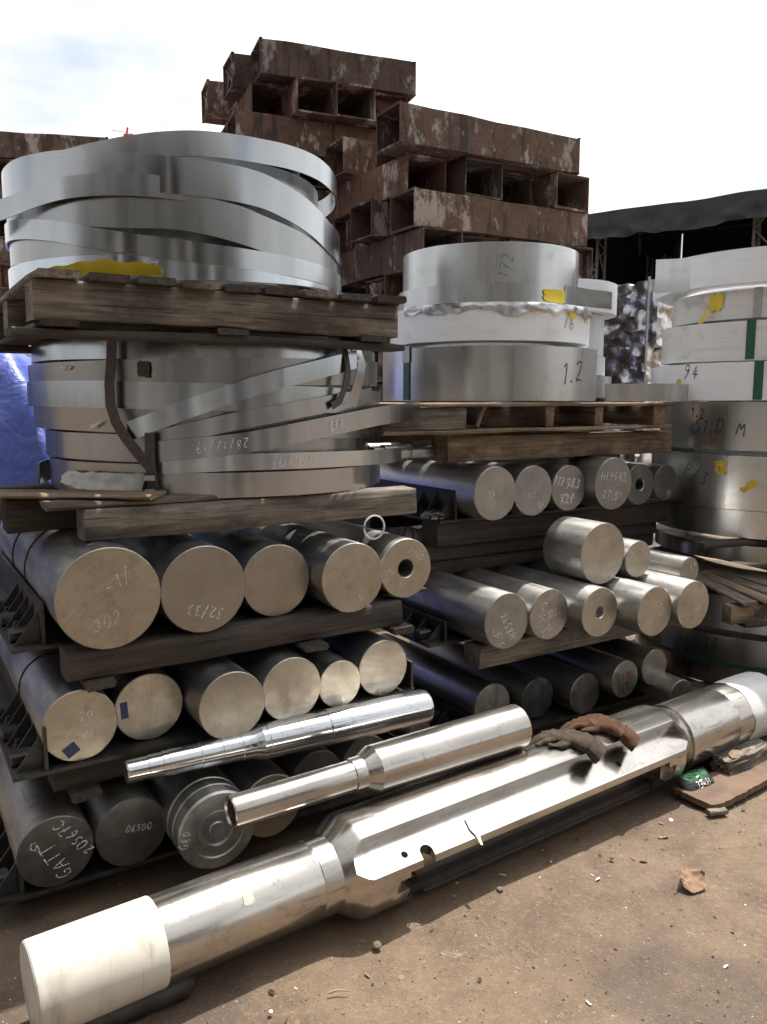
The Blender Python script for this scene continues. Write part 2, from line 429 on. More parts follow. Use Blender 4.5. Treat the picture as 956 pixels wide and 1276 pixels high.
base = t.mix(t.ramp(speck, (0.30, 0.6), (0.38, 0.0)), base, (0.04, 0.03, 0.024))
t.set('Base Color', base); t.set('Roughness', t.ramp(b2, (0.3, 0.72), (0.7, 0.95)))
t.bump(t.mix(0.4, t.mix(0.5, b2, b3), speck), 0.7, 0.016)
M['ground'] = t.done(0)

# ------------------------------------------------------------------ ground (one sheet to the horizon)
def ground():
    ax = []
    for rng, step in (((-500, -60), 88), ((-60, -8), 6.5), ((-8, -2), 0.5), ((-2, 4), 0.035), ((4, 10), 0.4), ((10, 60), 6.25), ((60, 500.1), 88)):
        x = rng[0]
        while x < rng[1] - 1e-6: ax.append(x); x += step
    ax.append(500)
    vs = []; n = len(ax)
    for y in ax:
        for x in ax:
            z = 0.0
            if abs(x) < 9 and -6 < y < 9:
                z = noise.fractal((x*1.6, y*1.6, 0), 1.0, 2.0, 4)*0.010 + noise.noise((x*11, y*11, 3))*0.0035 - 0.008
                z = min(z, 0.004)
            vs.append((x, y, z))
    fs = [(j*n+i, j*n+i+1, (j+1)*n+i+1, (j+1)*n+i) for j in range(n-1) for i in range(n-1)]
    me = bpy.data.meshes.new('ground'); me.from_pydata(vs, [], fs); me.materials.append(M['ground'])
    me.polygons.foreach_set('use_smooth', [True]*len(me.polygons))
    o = link('ground', me); o['kind'] = 'structure'; o['label'] = 'brown packed earth of the yard with pale scuffs'
ground()

# ------------------------------------------------------------------ handwriting
FONT = {
 '0': [[(.5,1),(.2,.85),(.1,.45),(.3,.05),(.6,.03),(.85,.4),(.8,.8),(.5,1)]], '1': [[(.25,.75),(.5,1),(.48,.5),(.45,0)]],
 '2': [[(.1,.78),(.35,1),(.7,.92),(.7,.62),(.35,.25),(.08,.03),(.5,.08),(.9,.02)]], '3': [[(.12,.9),(.5,1),(.78,.78),(.42,.54),(.82,.35),(.6,.03),(.1,.08)]],
 '4': [[(.55,1),(.1,.38),(.9,.42)],[(.65,.7),(.6,0)]], '5': [[(.85,.97),(.3,.95),(.22,.58),(.6,.6),(.8,.32),(.5,.02),(.1,.1)]],
 '6': [[(.7,1),(.3,.7),(.12,.3),(.35,.02),(.7,.1),(.72,.4),(.4,.5),(.18,.3)]], '7': [[(.1,.95),(.85,.97),(.5,.4),(.4,0)],[(.3,.5),(.75,.53)]],
 '8': [[(.55,.55),(.2,.8),(.5,1),(.8,.8),(.45,.5),(.12,.22),(.45,0),(.8,.2),(.55,.55)]], '9': [[(.8,.8),(.45,1),(.15,.75),(.4,.5),(.8,.8),(.7,.35),(.4,0)]],
 'H': [[(.15,1),(.12,0)],[(.82,1),(.8,0)],[(.12,.5),(.82,.52)]], '+': [[(.1,.5),(.9,.52)],[(.5,.85),(.48,.1)]], '.': [[(.28,.0),(.42,.12),(.40,0),(.30,.10)]],
 '/': [[(.75,1.05),(.2,-.1)]], '"': [[(.25,1),(.22,.75)],[(.5,1),(.47,.75)]], 'D': [[(.2,1),(.18,0),(.6,.08),(.85,.5),(.6,.92),(.15,1)]],
 'M': [[(.08,0),(.2,1),(.48,.35),(.78,1),(.92,0)]], 'W': [[(.05,1),(.25,0),(.5,.7),(.72,0),(.95,1)]], 'P': [[(.2,0),(.22,1),(.75,.85),(.65,.5),(.22,.45)]],
 'R': [[(.2,0),(.22,1),(.75,.85),(.65,.5),(.22,.45),(.85,0)]], 'C': [[(.85,.85),(.5,1),(.12,.6),(.3,.08),(.85,.1)]], 'G': [[(.85,.85),(.5,1),(.12,.6),(.3,.08),(.8,.1),(.82,.45),(.5,.45)]],
 'S': [[(.8,.9),(.4,1),(.2,.75),(.7,.4),(.6,.05),(.12,.08)]], 'T': [[(.05,.95),(.95,1)],[(.5,.97),(.48,0)]], 'A': [[(.05,0),(.5,1),(.92,0)],[(.25,.4),(.75,.42)]],
 'X': [[(.1,1),(.9,0)],[(.85,1),(.1,0)]], 'J': [[(.7,1),(.65,.2),(.35,0),(.1,.2)]], 'K': [[(.2,1),(.18,0)],[(.8,1),(.2,.45),(.85,0)]], 'E': [[(.85,1),(.2,.97),(.18,0),(.85,.03)],[(.2,.5),(.7,.52)]],
 'L': [[(.25,1),(.2,.03),(.85,.02)]], 'N': [[(.12,0),(.18,1),(.8,0),(.88,1)]], 'I': [[(.5,1),(.48,0)]], 'B': [[(.2,0),(.2,1),(.7,.9),(.62,.56),(.22,.53),(.82,.4),(.7,.04),(.2,0)]],
 '-': [[(.1,.5),(.9,.52)]], 'V': [[(.1,1),(.5,0),(.9,1)]], 'O': [[(.5,1),(.12,.7),(.2,.1),(.7,.05),(.88,.6),(.5,1)]], ' ': []}
def writing(parent, text, h, mp, mat, name='chalk_writing', w=None, rot=0.0, org=(0, 0), slant=0.12, seed=1, label=None, jit=0.05):
    """strokes as thin ribbons; mp maps (x, y) on the surface to a local point and its normal"""
    rr = random.Random(seed); w = w or h*0.085; mb = MB(); x0 = 0
    n = len(text); c, s = math.cos(rot), math.sin(rot)
    for ch in text:
        dy = rr.uniform(-.1, .1); k = rr.uniform(.85, 1.1)
        for st in FONT.get(ch, []):
            pts = [((x0 + (px*.62 + py*slant)*k + rr.uniform(-jit, jit)*.5)*h, (py*k + dy + rr.uniform(-jit, jit))*h) for px, py in st]
            fine = []
            for a, b in zip(pts, pts[1:]):
                for q in range(3): fine.append((a[0]+(b[0]-a[0])*q/3, a[1]+(b[1]-a[1])*q/3))
            fine.append(pts[-1])
            # soften corners
            fine = [fine[0]] + [((p[0]+2*q[0]+r_[0])/4, (p[1]+2*q[1]+r_[1])/4) for p, q, r_ in zip(fine, fine[1:], fine[2:])] + [fine[-1]]
            vs = []
            for i, p in enumerate(fine):
                a, b = fine[max(i-1, 0)], fine[min(i+1, len(fine)-1)]
                dx, dz = b[0]-a[0], b[1]-a[1]; l = math.hypot(dx, dz) or 1
                ww = w*rr.uniform(.35, .62)
                for sg in (-1, 1):
                    qx, qy = p[0]-n*h*.36 - sg*dz/l*ww, p[1]-h*.5 + sg*dx/l*ww
                    vs.append(mp(org[0]+qx*c-qy*s, org[1]+qx*s+qy*c))
            mb.add(vs, [(2*i, 2*i+2, 2*i+3, 2*i+1) for i in range(len(fine)-1)])
        x0 += .72 if ch not in '.1I' else .5
    o = mb.build(name, mat, parent, smooth=False)
    if label: o['label'] = label
    return o
def face_map(x, y): return (x, -0.0009, y)          # onto a bar's cut end (local -Y side)
def cyl_map(Rr, phi0, z0, off=0.0012):
    """onto the outside of an upright coil: x runs to the viewer's right"""
    def f(x, y):
        ph = phi0 + x/Rr
        return ((Rr+off)*math.cos(ph), (Rr+off)*math.sin(ph), z0+y)
    return f

# ------------------------------------------------------------------ piles of rusty box sections (log-cabin stacks)
ORD = ['top', 'second', 'third', 'fourth', 'fifth', 'sixth', 'seventh', 'eighth', 'ninth', 'tenth', 'eleventh', 'twelfth', 'thirteenth', 'fourteenth', 'fifteenth', 'sixteenth', 'seventeenth', 'eighteenth']
PLACE = ['first', 'second', 'third', 'fourth', 'fifth']
def box_mesh(L, W, H, seed, dent=0.0):
    """open-ended box section along +X, plate 9 mm, lips at the ends, uneven plate"""
    rr = random.Random(seed); mb = MB(); T = 0.010; n = 6
    rings = []
    for i in range(n+1):
        x = L*i/n
        for inner in (0, 1):
            e = T*inner
            ring = []
            for (sy, sz) in ((-1, 0), (1, 0), (1, 1), (-1, 1)):
                jy, jz = rr.uniform(-1, 1)*.006, rr.uniform(-1, 1)*.006
                if inner: jy, jz = keep[len(ring)]
                ring.append((x, sy*(W/2-e)+jy, (H-e if sz else e)+jz))
                if not inner:
                    if not ring[:-1]: keep = []
                    keep.append((jy, jz))
            rings.append(ring)
    o = len(mb.v); mb.v += [q for r_ in rings for q in r_]
    def f(*a): mb.f.append(tuple(o+i for i in a)); mb.m.append(0)
    for i in range(n):
        A, B = i*8, (i+1)*8
        for k in range(4):
            k2 = (k+1) % 4
            f(A+k, B+k, B+k2, A+k2); f(A+4+k, A+4+k2, B+4+k2, B+4+k)
    for k in range(4):
        k2 = (k+1) % 4
        f(k, k2, 4+k2, 4+k); E_ = n*8; f(E_+k, E_+4+k, E_+4+k2, E_+k2)
    # welded rim strips at both ends
    for x in (0.0, L-0.02):
        for a in ((-W/2-.005, W/2+.005, -.006, .001), (-W/2-.005, W/2+.005, H-.001, H+.005)):
            mb.box(x-.002, x+.022, a[0], a[1], a[2], a[3])
    return mb.mesh('box_section', M['rust'], smooth=False)
def plate_mesh(W, H):
    """end plate pressed with a diagonal cross"""
    mb = MB()
    mb.box(0, .006, -W/2+.011, W/2-.011, .011, H-.011)
    for sg in (-1, 1):
        ang = math.atan2(H-.06, W-.06)*sg
        Mx = Matrix.Translation((-.004, 0, H/2)) @ Matrix.Rotation(ang, 4, 'X')
        l = math.hypot(W-.06, H-.06)/2
        mb.box(-.010, .006, -l, l, -.012, .012, 0, Mx)
    return mb.mesh('end_plate', M['rust_end'], smooth=False)
BW, BH = 0.345, 0.262
box_meshes = {}
plate = plate_mesh(BW, BH)
def rust_stack(pile, org, ang, n_layers, L, phase, group, n=4, jog=0.10, seed=0, closed=0.35, drop=()):
    """layers alternate: along the front (direction v) and front to back (direction u)"""
    rr = random.Random(seed)
    v = Vector((math.cos(R(ang)), math.sin(R(ang)), 0)); u = Vector((-v.y, v.x, 0))
    key = round(L, 2)
    if key not in box_meshes: box_meshes[key] = [box_mesh(L, BW, BH, 31+k) for k in range(3)]
    pitch = BH + 0.012
    for li in range(n_layers):
        z = (n_layers-1-li)*pitch + 0.012
        along = (li + phase) % 2 == 0
        sway = Vector((rr.uniform(-.07, .07), rr.uniform(-.07, .07), 0))
        for k in range(n):
            if (li, k) in drop: continue
            off = (L-n*BW)/(n-1)*k + BW*(k+.5) + rr.uniform(-.02, .02)
            push = rr.uniform(-jog, jog)
            if along:                    # long side to the front, k counts from the front backwards
                p = org + sway + u*off + v*push; rz = R(ang) + rr.uniform(-.02, .02); where = 'lengthwise %s from front' % PLACE[k]
            else:
                p = org + sway + v*off + u*push; rz = R(ang+90) + rr.uniform(-.02, .02); where = 'end-on %s from left' % PLACE[k]
            o = link('rusty_box_section', box_meshes[key][rr.randrange(3)], None, (p.x, p.y, z), rz)
            cl = rr.random() < closed
            if cl: link('end_plate', plate, o, (0.10 if not along else 0.03, 0, 0))
            tag(o, 'rusty %s box %s, %s layer of %s' % ('plated' if cl else 'open', where, ORD[li], pile), 'box section', group)
rust_stack('rust pile behind the right pallet', Vector((0.24, 6.02, 0)), 30, 13, 1.66, 0, 'box sections in the right rust pile', seed=4, closed=.25, jog=.15)
rust_stack('tallest rust pile', Vector((-1.09, 6.87, 0)), 22, 16, 1.36, 0, 'box sections in the tallest rust pile', seed=9, closed=.3, jog=.15)
rust_stack('far left rust pile', Vector((-4.75, 9.1, 0)), 9, 16, 1.7, 0, 'box sections in the far left rust pile', seed=15, closed=.5, jog=.05)

# ------------------------------------------------------------------ black shed behind on the right
def shed():
    e0, e1 = Vector((2.72, 13.1, 4.32)), Vector((7.2, 9.9, 4.40))      # front eave from left to right
    d = (e1-e0); d.z = 0; L = d.length; d.normalize(); back = Vector((-d.y, d.x, 0))
    rz = math.atan2(d.y, d.x)
    root = empty('tarpaulin_shed', (e0.x, e0.y, 0), rz)
    tag(root, 'open black tarpaulin shed behind the white coils', 'shed')
    # roof sheet, sagging between rafters, with ridge behind
    nx, ny = 40, 16; vs = []
    for j in range(ny+1):
        for i in range(nx+1):
            x, y = L*i/nx - .05, 7.0*j/ny
            z = 4.30 + y*0.16 + 0.02*abs(math.sin(x*1.6)) + 0.05*noise.noise((x*1.2, y*1.2, 1))
            vs.append((x, y-.05, z))
    mb = MB(); mb.add(vs, [(j*(nx+1)+i, j*(nx+1)+i+1, (j+1)*(nx+1)+i+1, (j+1)*(nx+1)+i) for j in range(ny) for i in range(nx)])
    mb.build('roof', M['tent'], root, sharp=60)
    # hanging front flap with folds
    nx, ny = 160, 8; vs = []
    for j in range(ny+1):
        for i in range(nx+1):
            x = L*i/nx - .05; f = j/ny
            dz = 0.40 + 0.07*noise.noise((x*.9, 0, 2)) + 0.04*noise.noise((x*4, 0, 5))
            y = -.07 - 0.05*f - 0.07*f*noise.noise((x*3.1, f*2, 9)) - 0.05*f*noise.noise((x*8, f*3, 4))
            vs.append((x, y, 4.31 + 0.02*abs(math.sin(x*1.6)) + .015*noise.noise((x*2, 0, 3)) - dz*f))
    mb = MB(); mb.add(vs, [(j*(nx+1)+i, j*(nx+1)+i+1, (j+1)*(nx+1)+i+1, (j+1)*(nx+1)+i) for j in range(ny) for i in range(nx)])
    mb.build('front_flap', M['tent'], root, sharp=80)
    # left side sheet and back sheet
    for nm, P0, P1_ in (('side_sheet', (-.03, 0), (-.03, 6.9)), ('back_sheet', (0, 6.9), (L, 6.9)), ('right_side_sheet', (L, 0), (L, 6.9))):
        vs = []; n1, n2 = 50, 8
        for j in range(n2+1):
            for i in range(n1+1):
                fx = i/n1; x = P0[0]+(P1_[0]-P0[0])*fx; y = P0[1]+(P1_[1]-P0[1])*fx
                w = .07*noise.noise((fx*14, j*.3, 2))
                vs.append((x+(w if nm != 'back_sheet' else 0), y+(w if nm == 'back_sheet' else 0), j/n2*(4.3+(y*.16))))
        mb = MB(); mb.add(vs, [(j*(n1+1)+i, j*(n1+1)+i+1, (j+1)*(n1+1)+i+1, (j+1)*(n1+1)+i) for j in range(n2) for i in range(n1)])
        mb.build('side_sheet' if nm != 'back_sheet' else 'back_sheet', M['tent'], root, sharp=80)
    # lattice posts
    for (x, y) in ((.38, .5), (3.0, .5), (.38, 4.0), (3.0, 4.0)):
        mb = MB(); q = .17
        for (sx, sy) in ((-1, -1), (1, -1), (1, 1), (-1, 1)):
            mb.tube([(x+sx*q, y+sy*q, 0), (x+sx*q, y+sy*q, 4.3)], .024, 6)
        for k in range(11):
            z = k*.39
            for (a, b) in (((-1, -1), (1, -1)), ((1, -1), (1, 1)), ((1, 1), (-1, 1)), ((-1, 1), (-1, -1))):
                if k % 2: a, b = b, a
                mb.tube([(x+a[0]*q, y+a[1]*q, z), (x+b[0]*q, y+b[1]*q, z+.39)], .014, 5)
        mb.build('lattice_post', M['lattice'], root)
    for y in (.5, 4.0):
        mb = MB(); mb.tube([(0, y, 4.22+y*.12), (L, y, 4.22+y*.12)], .04, 6); mb.build('rafter', M['black'], root)
    # corrugated panels leaning at the back of the shed
    for k in range(7):
        mb = MB(); x0 = .6+k*.62; vs = []; n1 = 24; hh = 2.6+.35*math.sin(k*2.1)
        for j in (0, 1):
            for i in range(n1+1):
                vs.append((x0+.6*i/n1, 5.9+.05*k % .2 + .02*math.sin(i*1.57)+.25*j, hh*j))
        mb.add(vs, [(i, i+1, n1+2+i, n1+1+i) for i in range(n1)])
        mb.build('corrugated_panel', M['grey_paint'], root)
shed()

# ------------------------------------------------------------------ bales of crushed sheet metal
def bale(loc, size, rz, seed, label):
    bm = bmesh.new(); bmesh.ops.create_cube(bm, size=1)
    bmesh.ops.subdivide_edges(bm, edges=bm.edges[:], cuts=19, use_grid_fill=True)
    for v_ in bm.verts:
        p = v_.co.copy()
        q = Vector((p.x*size[0], p.y*size[1], (p.z+.5)*size[2]))
        nrm = p.normalized()
        k = noise.noise((p.x*4+seed, p.y*4, p.z*6))*.05 + abs(noise.noise((p.x*7+seed, p.y*7, p.z*12)))*.06 + abs(noise.noise((p.x*15+seed, p.y*15, p.z*22)))*.035
        v_.co = q + nrm*k*.8
    me = bpy.data.meshes.new('scrap_bale'); bm.to_mesh(me); bm.free(); me.materials.append(M['bale']); me.polygons.foreach_set('use_smooth', [True]*len(me.polygons)); me.set_sharp_from_angle(angle=R(42))
    o = link('scrap_bale', me, None, loc, rz)
    tag(o, label, 'scrap bale', 'bales of crushed sheet metal')
BL = ['lowest crushed metal bale under the tall bale stack', 'second lowest crushed metal bale of the stack', 'middle crushed metal bale between the two coil columns', 'shiny crumpled bale just below the topmost one', 'topmost shiny crushed metal bale between the coil columns']
for k in range(5): bale((2.06+(.06 if k == 4 else 0)*1, 6.55, .01+k*.475), (.58-.07*(k == 3), .55, .47), R(20+4*k), k*3.7, BL[k])
for k in range(4): bale((1.72, 7.3, .01+k*.52), (.6, .55, .51), R(31-5*k), 40+k*3.7, ['lowest', 'second', 'third', 'topmost'][k] + ' crushed metal bale in the darker rear stack, counted upwards')
mb = MB(); mb.tube([(0, 0, 0), (0, 0, 2.42)], .011, 8); mb.box(-.03, .03, -.03, .03, 0, .01)
tag(mb.build('thin_pole', M['galv'], None, (1.98, 6.16, 0)), 'thin grey upright pole in front of the crushed bales', 'pole')
# post with rungs next to the coil stack's right edge
mb = MB()
mb.tube([(0, 0, 0), (0, 0, 2.75)], .035, 6); mb.tube([(.22, 0, 0), (.22, 0, 2.5)], .03, 6)
for k in range(7): mb.tube([(0, 0, .35*k+.2), (.22, 0, .35*k+.2)], .018, 5)
tag(mb.build('steel_ladder_rack', M['galv'], None, (2.0, 8.9, 0), R(10)), 'pale steel ladder post in front of the black shed', 'ladder')

# ------------------------------------------------------------------ blue tarpaulin mound, lorry, crane, wire on the left
def tarp():
    n, m = 90, 60; vs = []
    for j in range(m+1):
        for i in range(n+1):
            x, y = -1.5+3.0*i/n, -.85+1.7*j/m
            ex, ey = min(1, (1.5-abs(x))/.45), min(1, (.85-abs(y))/.36)
            e = max(0, min(ex, ey)); z = 1.74*(1-(1-e)**2.2)
            z += .07*noise.fractal((x*2.3, y*2.3, 0), 1, 2, 4)*e
            fold = abs(noise.noise((x*4.2+z, z*2.0, y*4.2)))
            push = .16*fold*min(1, (1.9-z)) + .05*noise.noise((x*9, z*9, y*9))
            vs.append((x+push, y+push*.8, max(0.0, z)))
    mb = MB(); mb.add(vs, [(j*(n+1)+i, j*(n+1)+i+1, (j+1)*(n+1)+i+1, (j+1)*(n+1)+i) for j in range(m) for i in range(n)])
    tag(mb.build('tarpaulin_mound', M['tarp'], None, (-3.05, 4.45, 0), R(8), sharp=80), 'heap covered with a crumpled blue tarpaulin at the left edge', 'tarpaulin')
tarp()
def lorry():
    root = empty('parked_lorry', (-3.32, 7.3, 0), R(92))
    tag(root, 'grey and white lorry with an orange corner behind the blue tarpaulin', 'lorry')
    mb = MB(); mb.box(0, 1.42, 0, 5.2, .55, 1.93); mb.build('body', M['grey_paint'], root)
    mb = MB(); mb.box(-.03, 1.42, .07, 5.2, 1.945, 2.2); mb.box(-.05, .0, .07, 5.2, 2.2, 2.24); mb.build('white_top_rail', M['white_paint'], root)
    mb = MB(); mb.box(-.06, .08, -.07, .06, .55, 2.25); mb.build('corner_post', M['orange'], root)
    for x in (.12, 1.18):
        for y in (.8, 1.9, 4.2):
            mb = MB(); mb.lathe([(-.11, .30), (-.11, .42), (-.08, .46), (.08, .46), (.11, .42), (.11, .30)], 28, 'X'); w = mb.build('wheel', M['black'], root, (x, y, .46))
            mb = MB(); mb.lathe([(-.112, .08), (-.06, .24), (.06, .24), (.112, .08)], 20, 'X'); mb.build('rim', M['galv'], w)
    for k in range(6):
        mb = MB(); mb.box(.1+k*.23, .16+k*.23, -.035, 0, .6, 1.9); mb.build('tailgate_rib', M['grey_paint'], root)
    mb = MB(); mb.tube([(-.03, .32, 1.82), (-.08, .38, 1.86), (-.08, .44, 1.78), (-.06, .38, 1.72), (-.03, .32, 1.82)], .022, 6); mb.build('lashing_hook', M['galv'], root)
lorry()
def red_mast():
    root = empty('red_mast', (-12.05, 40, 0), R(8)); tag(root, 'tiny red mast with a thin crossbar on the skyline', 'mast')
    mb = MB()
    for (x, y) in ((-.12, -.12), (.12, -.12), (.12, .12), (-.12, .12)): mb.tube([(x, y, 0), (x, y, 13.7)], .022, 5)
    for k in range(34):
        z = k*.4
        for (a, b) in (((-.12, -.12), (.12, -.12)), ((.12, -.12), (.12, .12)), ((.12, .12), (-.12, .12)), ((-.12, .12), (-.12, -.12))): mb.tube([(*a, z), (*b, z+.4)], .012, 4)
    mb.build('mast', M['crane'], root)
    mb = MB(); mb.box(-.2, .2, -.2, .2, 13.7, 13.95); mb.tube([(-.1, 0, 13.95), (-.02, 0, 14.3)], .05, 6); mb.build('head', M['crane'], root)
    mb = MB(); mb.tube([(-.75, 0, 14.15), (0, 0, 14.06), (.62, 0, 13.88)], .018, 5); mb.build('crossbar', M['crane'], root)
red_mast()
mb = MB(); mb.tube([Vector((-1.98, 8.6, 4.55)).lerp(Vector((-9.5, 22, 6.4)), k/12) - Vector((0, 0, .5*math.sin(math.pi*k/12))) for k in range(13)], .0022, 5)
tag(mb.build('overhead_wire', M['galv']), 'thin wire running off the tallest rust pile', 'wire')

# ------------------------------------------------------------------ assumed open store behind the viewer, added for the strips to mirror
def store():
    root = empty('added_open_store', (-13, -6.0, 0), 0); tag(root, 'added open-fronted store with pale posts, unseen behind the viewer', 'building')
    mb = MB(); mb.box(0, 26, -7, -6.8, 0, 5.4); mb.build('back_wall', M['store_grey'], root)
    mb = MB(); mb.box(-.2, 26.2, -7.2, .5, 5.4, 5.5); mb.build('roof', M['rust'], root)
    mb = MB(); mb.box(-.2, 26.2, .38, .5, 4.7, 5.4); mb.build('fascia', M['store_grey'], root)
    for x in (0, 25.8):
        mb = MB(); mb.box(x, x+.2, -6.8, 0, 0, 5.4); mb.build('side_wall', M['store_grey'], root)
    for k in range(11):
        mb = MB(); x = .1+k*2.55+(.3 if k % 3 else 0); mb.box(x, x+.28, .0, .28, 0, 5.4); mb.build('post', M['white_paint'], root)
    for k, (x0, x1, h) in enumerate(((.5, 2.4, 2.6), (5.6, 8.8, 3.4), (11.2, 12.9, 1.9), (13.3, 15.2, 3.0), (18.6, 21.4, 2.4), (23.4, 25.4, 3.6))):
        mb = MB(); mb.box(x0, x1, -2.4-.3*k, -2.2, 0, h); mb.build('partition', M['white_paint'] if k % 2 else M['store_grey'], root)
store()

# ------------------------------------------------------------------ timber, steel trays
_seed = [100]
def timber(a0, a1, b, z0, z1, w, mat, label, cat='timber beam', name='timber_beam', drz=0.0, j=0.004, group=None, cross=False, n=12):
    """squared timber running along the rack (or front-to-back when cross): b is its front edge"""
    _seed[0] += 1; mb = MB(); mb.rough_box(a1-a0, w, z1-z0, n, j, 0, _seed[0])
    if not cross: o = mb.build(name, M[mat], None, F(a0, b+w/2, z0), R(ANG)+drz, sharp=50)
    else: o = mb.build(name, M[mat], None, F(b+w/2, a0, z0), R(ANG+90)+drz, sharp=50)
    return tag(o, label, cat, group)
def tray(a0, a1, b0, b1, z, lip, label, right=True, n_g=5, lipa=None):
    """steel tray: base plate, upright side plates with gussets and bolts"""
    root = empty('steel_tray', F(a0, b0, z), R(ANG)); tag(root, label, 'steel tray', 'steel trays under the bars')
    L, D = a1-a0, b1-b0; off = .085
    mb = MB(); mb.box(-off, L, 0, D, -.012, 0); mb.build('base_plate', M['rack'], root, smooth=False)
    mb = MB(); mb.box(0, .010, .004, D, .001, lip); mb.build('side_plate', M['rack'], root, smooth=False)
    if right:
        mb = MB(); mb.box(L-.012, L-.002, .004, D, .001, lip*.8); mb.build('side_plate', M['rack'], root, smooth=False)
    for k in range(n_g):
        y = .035 + k*.105
        mb = MB(); mb.add([(-.001, y, .001), (-.072, y, .001), (-.001, y, lip*.8), (-.001, y+.008, .001), (-.072, y+.008, .001), (-.001, y+.008, lip*.8)], [(0, 1, 2), (5, 4, 3), (0, 3, 4, 1), (1, 4, 5, 2), (2, 5, 3, 0)])
        mb.build('gusset', M['rack'], root, smooth=False)
        mb = MB(); mb.lathe([(0, .014), (.02, .014), (.021, .009), (.034, .009)], 6, 'Y'); o = mb.build('bolt', M['rack'], root, (-.045, y+.055, .001)); o.rotation_euler = (R(90), 0, 0)
        if k % 2 == 0:
            mb = MB(); mb.rough_box(.055, .05, .035, 2, .004, 0, 7*k+3); mb.build('stop_block', M['rack'], root, (-.078, y+.062, .002))
    return root
tray(-.10, 1.30, -.015, 1.15, .095, .115, 'lowest steel tray of the left rack, behind the long shaft')
tray(-.015, 1.26, -.01, 1.15, .450, .125, 'middle steel tray of the left rack, under six bars')
tray(.015, 1.40, .11, 1.15, .785, .125, 'upper steel tray of the left rack, under five big bars', right=False)
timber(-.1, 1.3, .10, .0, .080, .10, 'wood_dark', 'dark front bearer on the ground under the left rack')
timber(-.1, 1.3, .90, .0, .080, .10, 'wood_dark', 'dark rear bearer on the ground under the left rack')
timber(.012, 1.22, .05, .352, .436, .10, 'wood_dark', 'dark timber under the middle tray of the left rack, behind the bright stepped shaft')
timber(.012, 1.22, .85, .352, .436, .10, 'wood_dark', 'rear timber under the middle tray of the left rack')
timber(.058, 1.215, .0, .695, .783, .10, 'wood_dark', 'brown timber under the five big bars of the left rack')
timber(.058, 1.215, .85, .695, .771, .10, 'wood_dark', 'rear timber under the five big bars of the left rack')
for (a, z0, z1, bb, w, lb) in ((.055, .318, .350, .055, .085, 'small wooden shim on the lowest bars at the left corner'), (.10, .668, .693, .02, .09, 'rounded wooden shim under the left end of the brown timber'), (.80, .672, .693, -.0, .09, 'wooden shim under the middle of the brown timber'), (1.16, .668, .693, .01, .09, 'wooden shim under the right end of the brown timber')):
    timber(bb-.04, bb+.20, a, z0, z1, w, 'wood_dark', lb, 'wooden shim', 'wooden_shim', cross=True, n=4, j=.007)
timber(.143, 1.33, .08, 1.088, 1.182, .11, 'wood', 'weathered squared timber across the five big bars, under the tangled lower coil', j=.006)
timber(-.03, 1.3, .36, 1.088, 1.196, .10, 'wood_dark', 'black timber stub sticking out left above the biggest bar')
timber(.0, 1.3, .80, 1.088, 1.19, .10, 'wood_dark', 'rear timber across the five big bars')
timber(.05, 1.0, .10, 1.184, 1.202, .12, 'wood', 'thin plank packed between the timber and the lower coil', 'plank', 'plank', n=8)
o = timber(.0, .85, .0, 1.198, 1.212, .14, 'wood_light', 'pale plank jutting out to the left under the lower coil', 'plank', 'plank', n=8)
o.location = F(-.30, .62, 1.203); o.rotation_euler = (0, 0, R(ANG-38))
o = timber(.0, .6, .0, 1.11, 1.19, .1, 'wood_light', 'short pale timber at the left edge in front of the blue tarpaulin', n=6)
o.location = F(-.5, .75, 1.10); o.rotation_euler = (0, 0, R(20))

# right rack
tray(1.70, 3.02, .12, 1.1, .095, .07, 'lowest steel tray of the right rack', right=False, n_g=3)
tray(1.60, 2.95, .26, 1.1, .499, .085, 'middle steel tray of the right rack with a bolt at its corner', right=False, n_g=3)
tray(1.79, 3.30, .45, 1.3, .980, .13, 'upper steel tray of the right rack, under the chalk-marked bars', right=False, n_g=4)
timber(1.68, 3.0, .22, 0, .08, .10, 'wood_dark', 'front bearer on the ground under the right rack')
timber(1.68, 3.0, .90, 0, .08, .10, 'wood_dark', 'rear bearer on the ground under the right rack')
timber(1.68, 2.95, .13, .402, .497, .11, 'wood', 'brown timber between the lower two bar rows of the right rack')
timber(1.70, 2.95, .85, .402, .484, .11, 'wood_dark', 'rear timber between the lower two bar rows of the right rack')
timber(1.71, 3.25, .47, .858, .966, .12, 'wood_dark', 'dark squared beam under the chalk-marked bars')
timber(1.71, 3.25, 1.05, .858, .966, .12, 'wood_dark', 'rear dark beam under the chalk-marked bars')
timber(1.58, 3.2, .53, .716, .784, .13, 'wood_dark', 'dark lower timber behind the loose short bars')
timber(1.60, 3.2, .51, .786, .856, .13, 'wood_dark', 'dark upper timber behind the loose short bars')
timber(1.705, 3.15, .40, 1.236, 1.348, .12, 'wood_light', 'thick pale timber lying on the chalk-marked bars')
timber(1.66, 3.15, 1.05, 1.236, 1.348, .12, 'wood_light', 'rear pale timber lying on the chalk-marked bars')

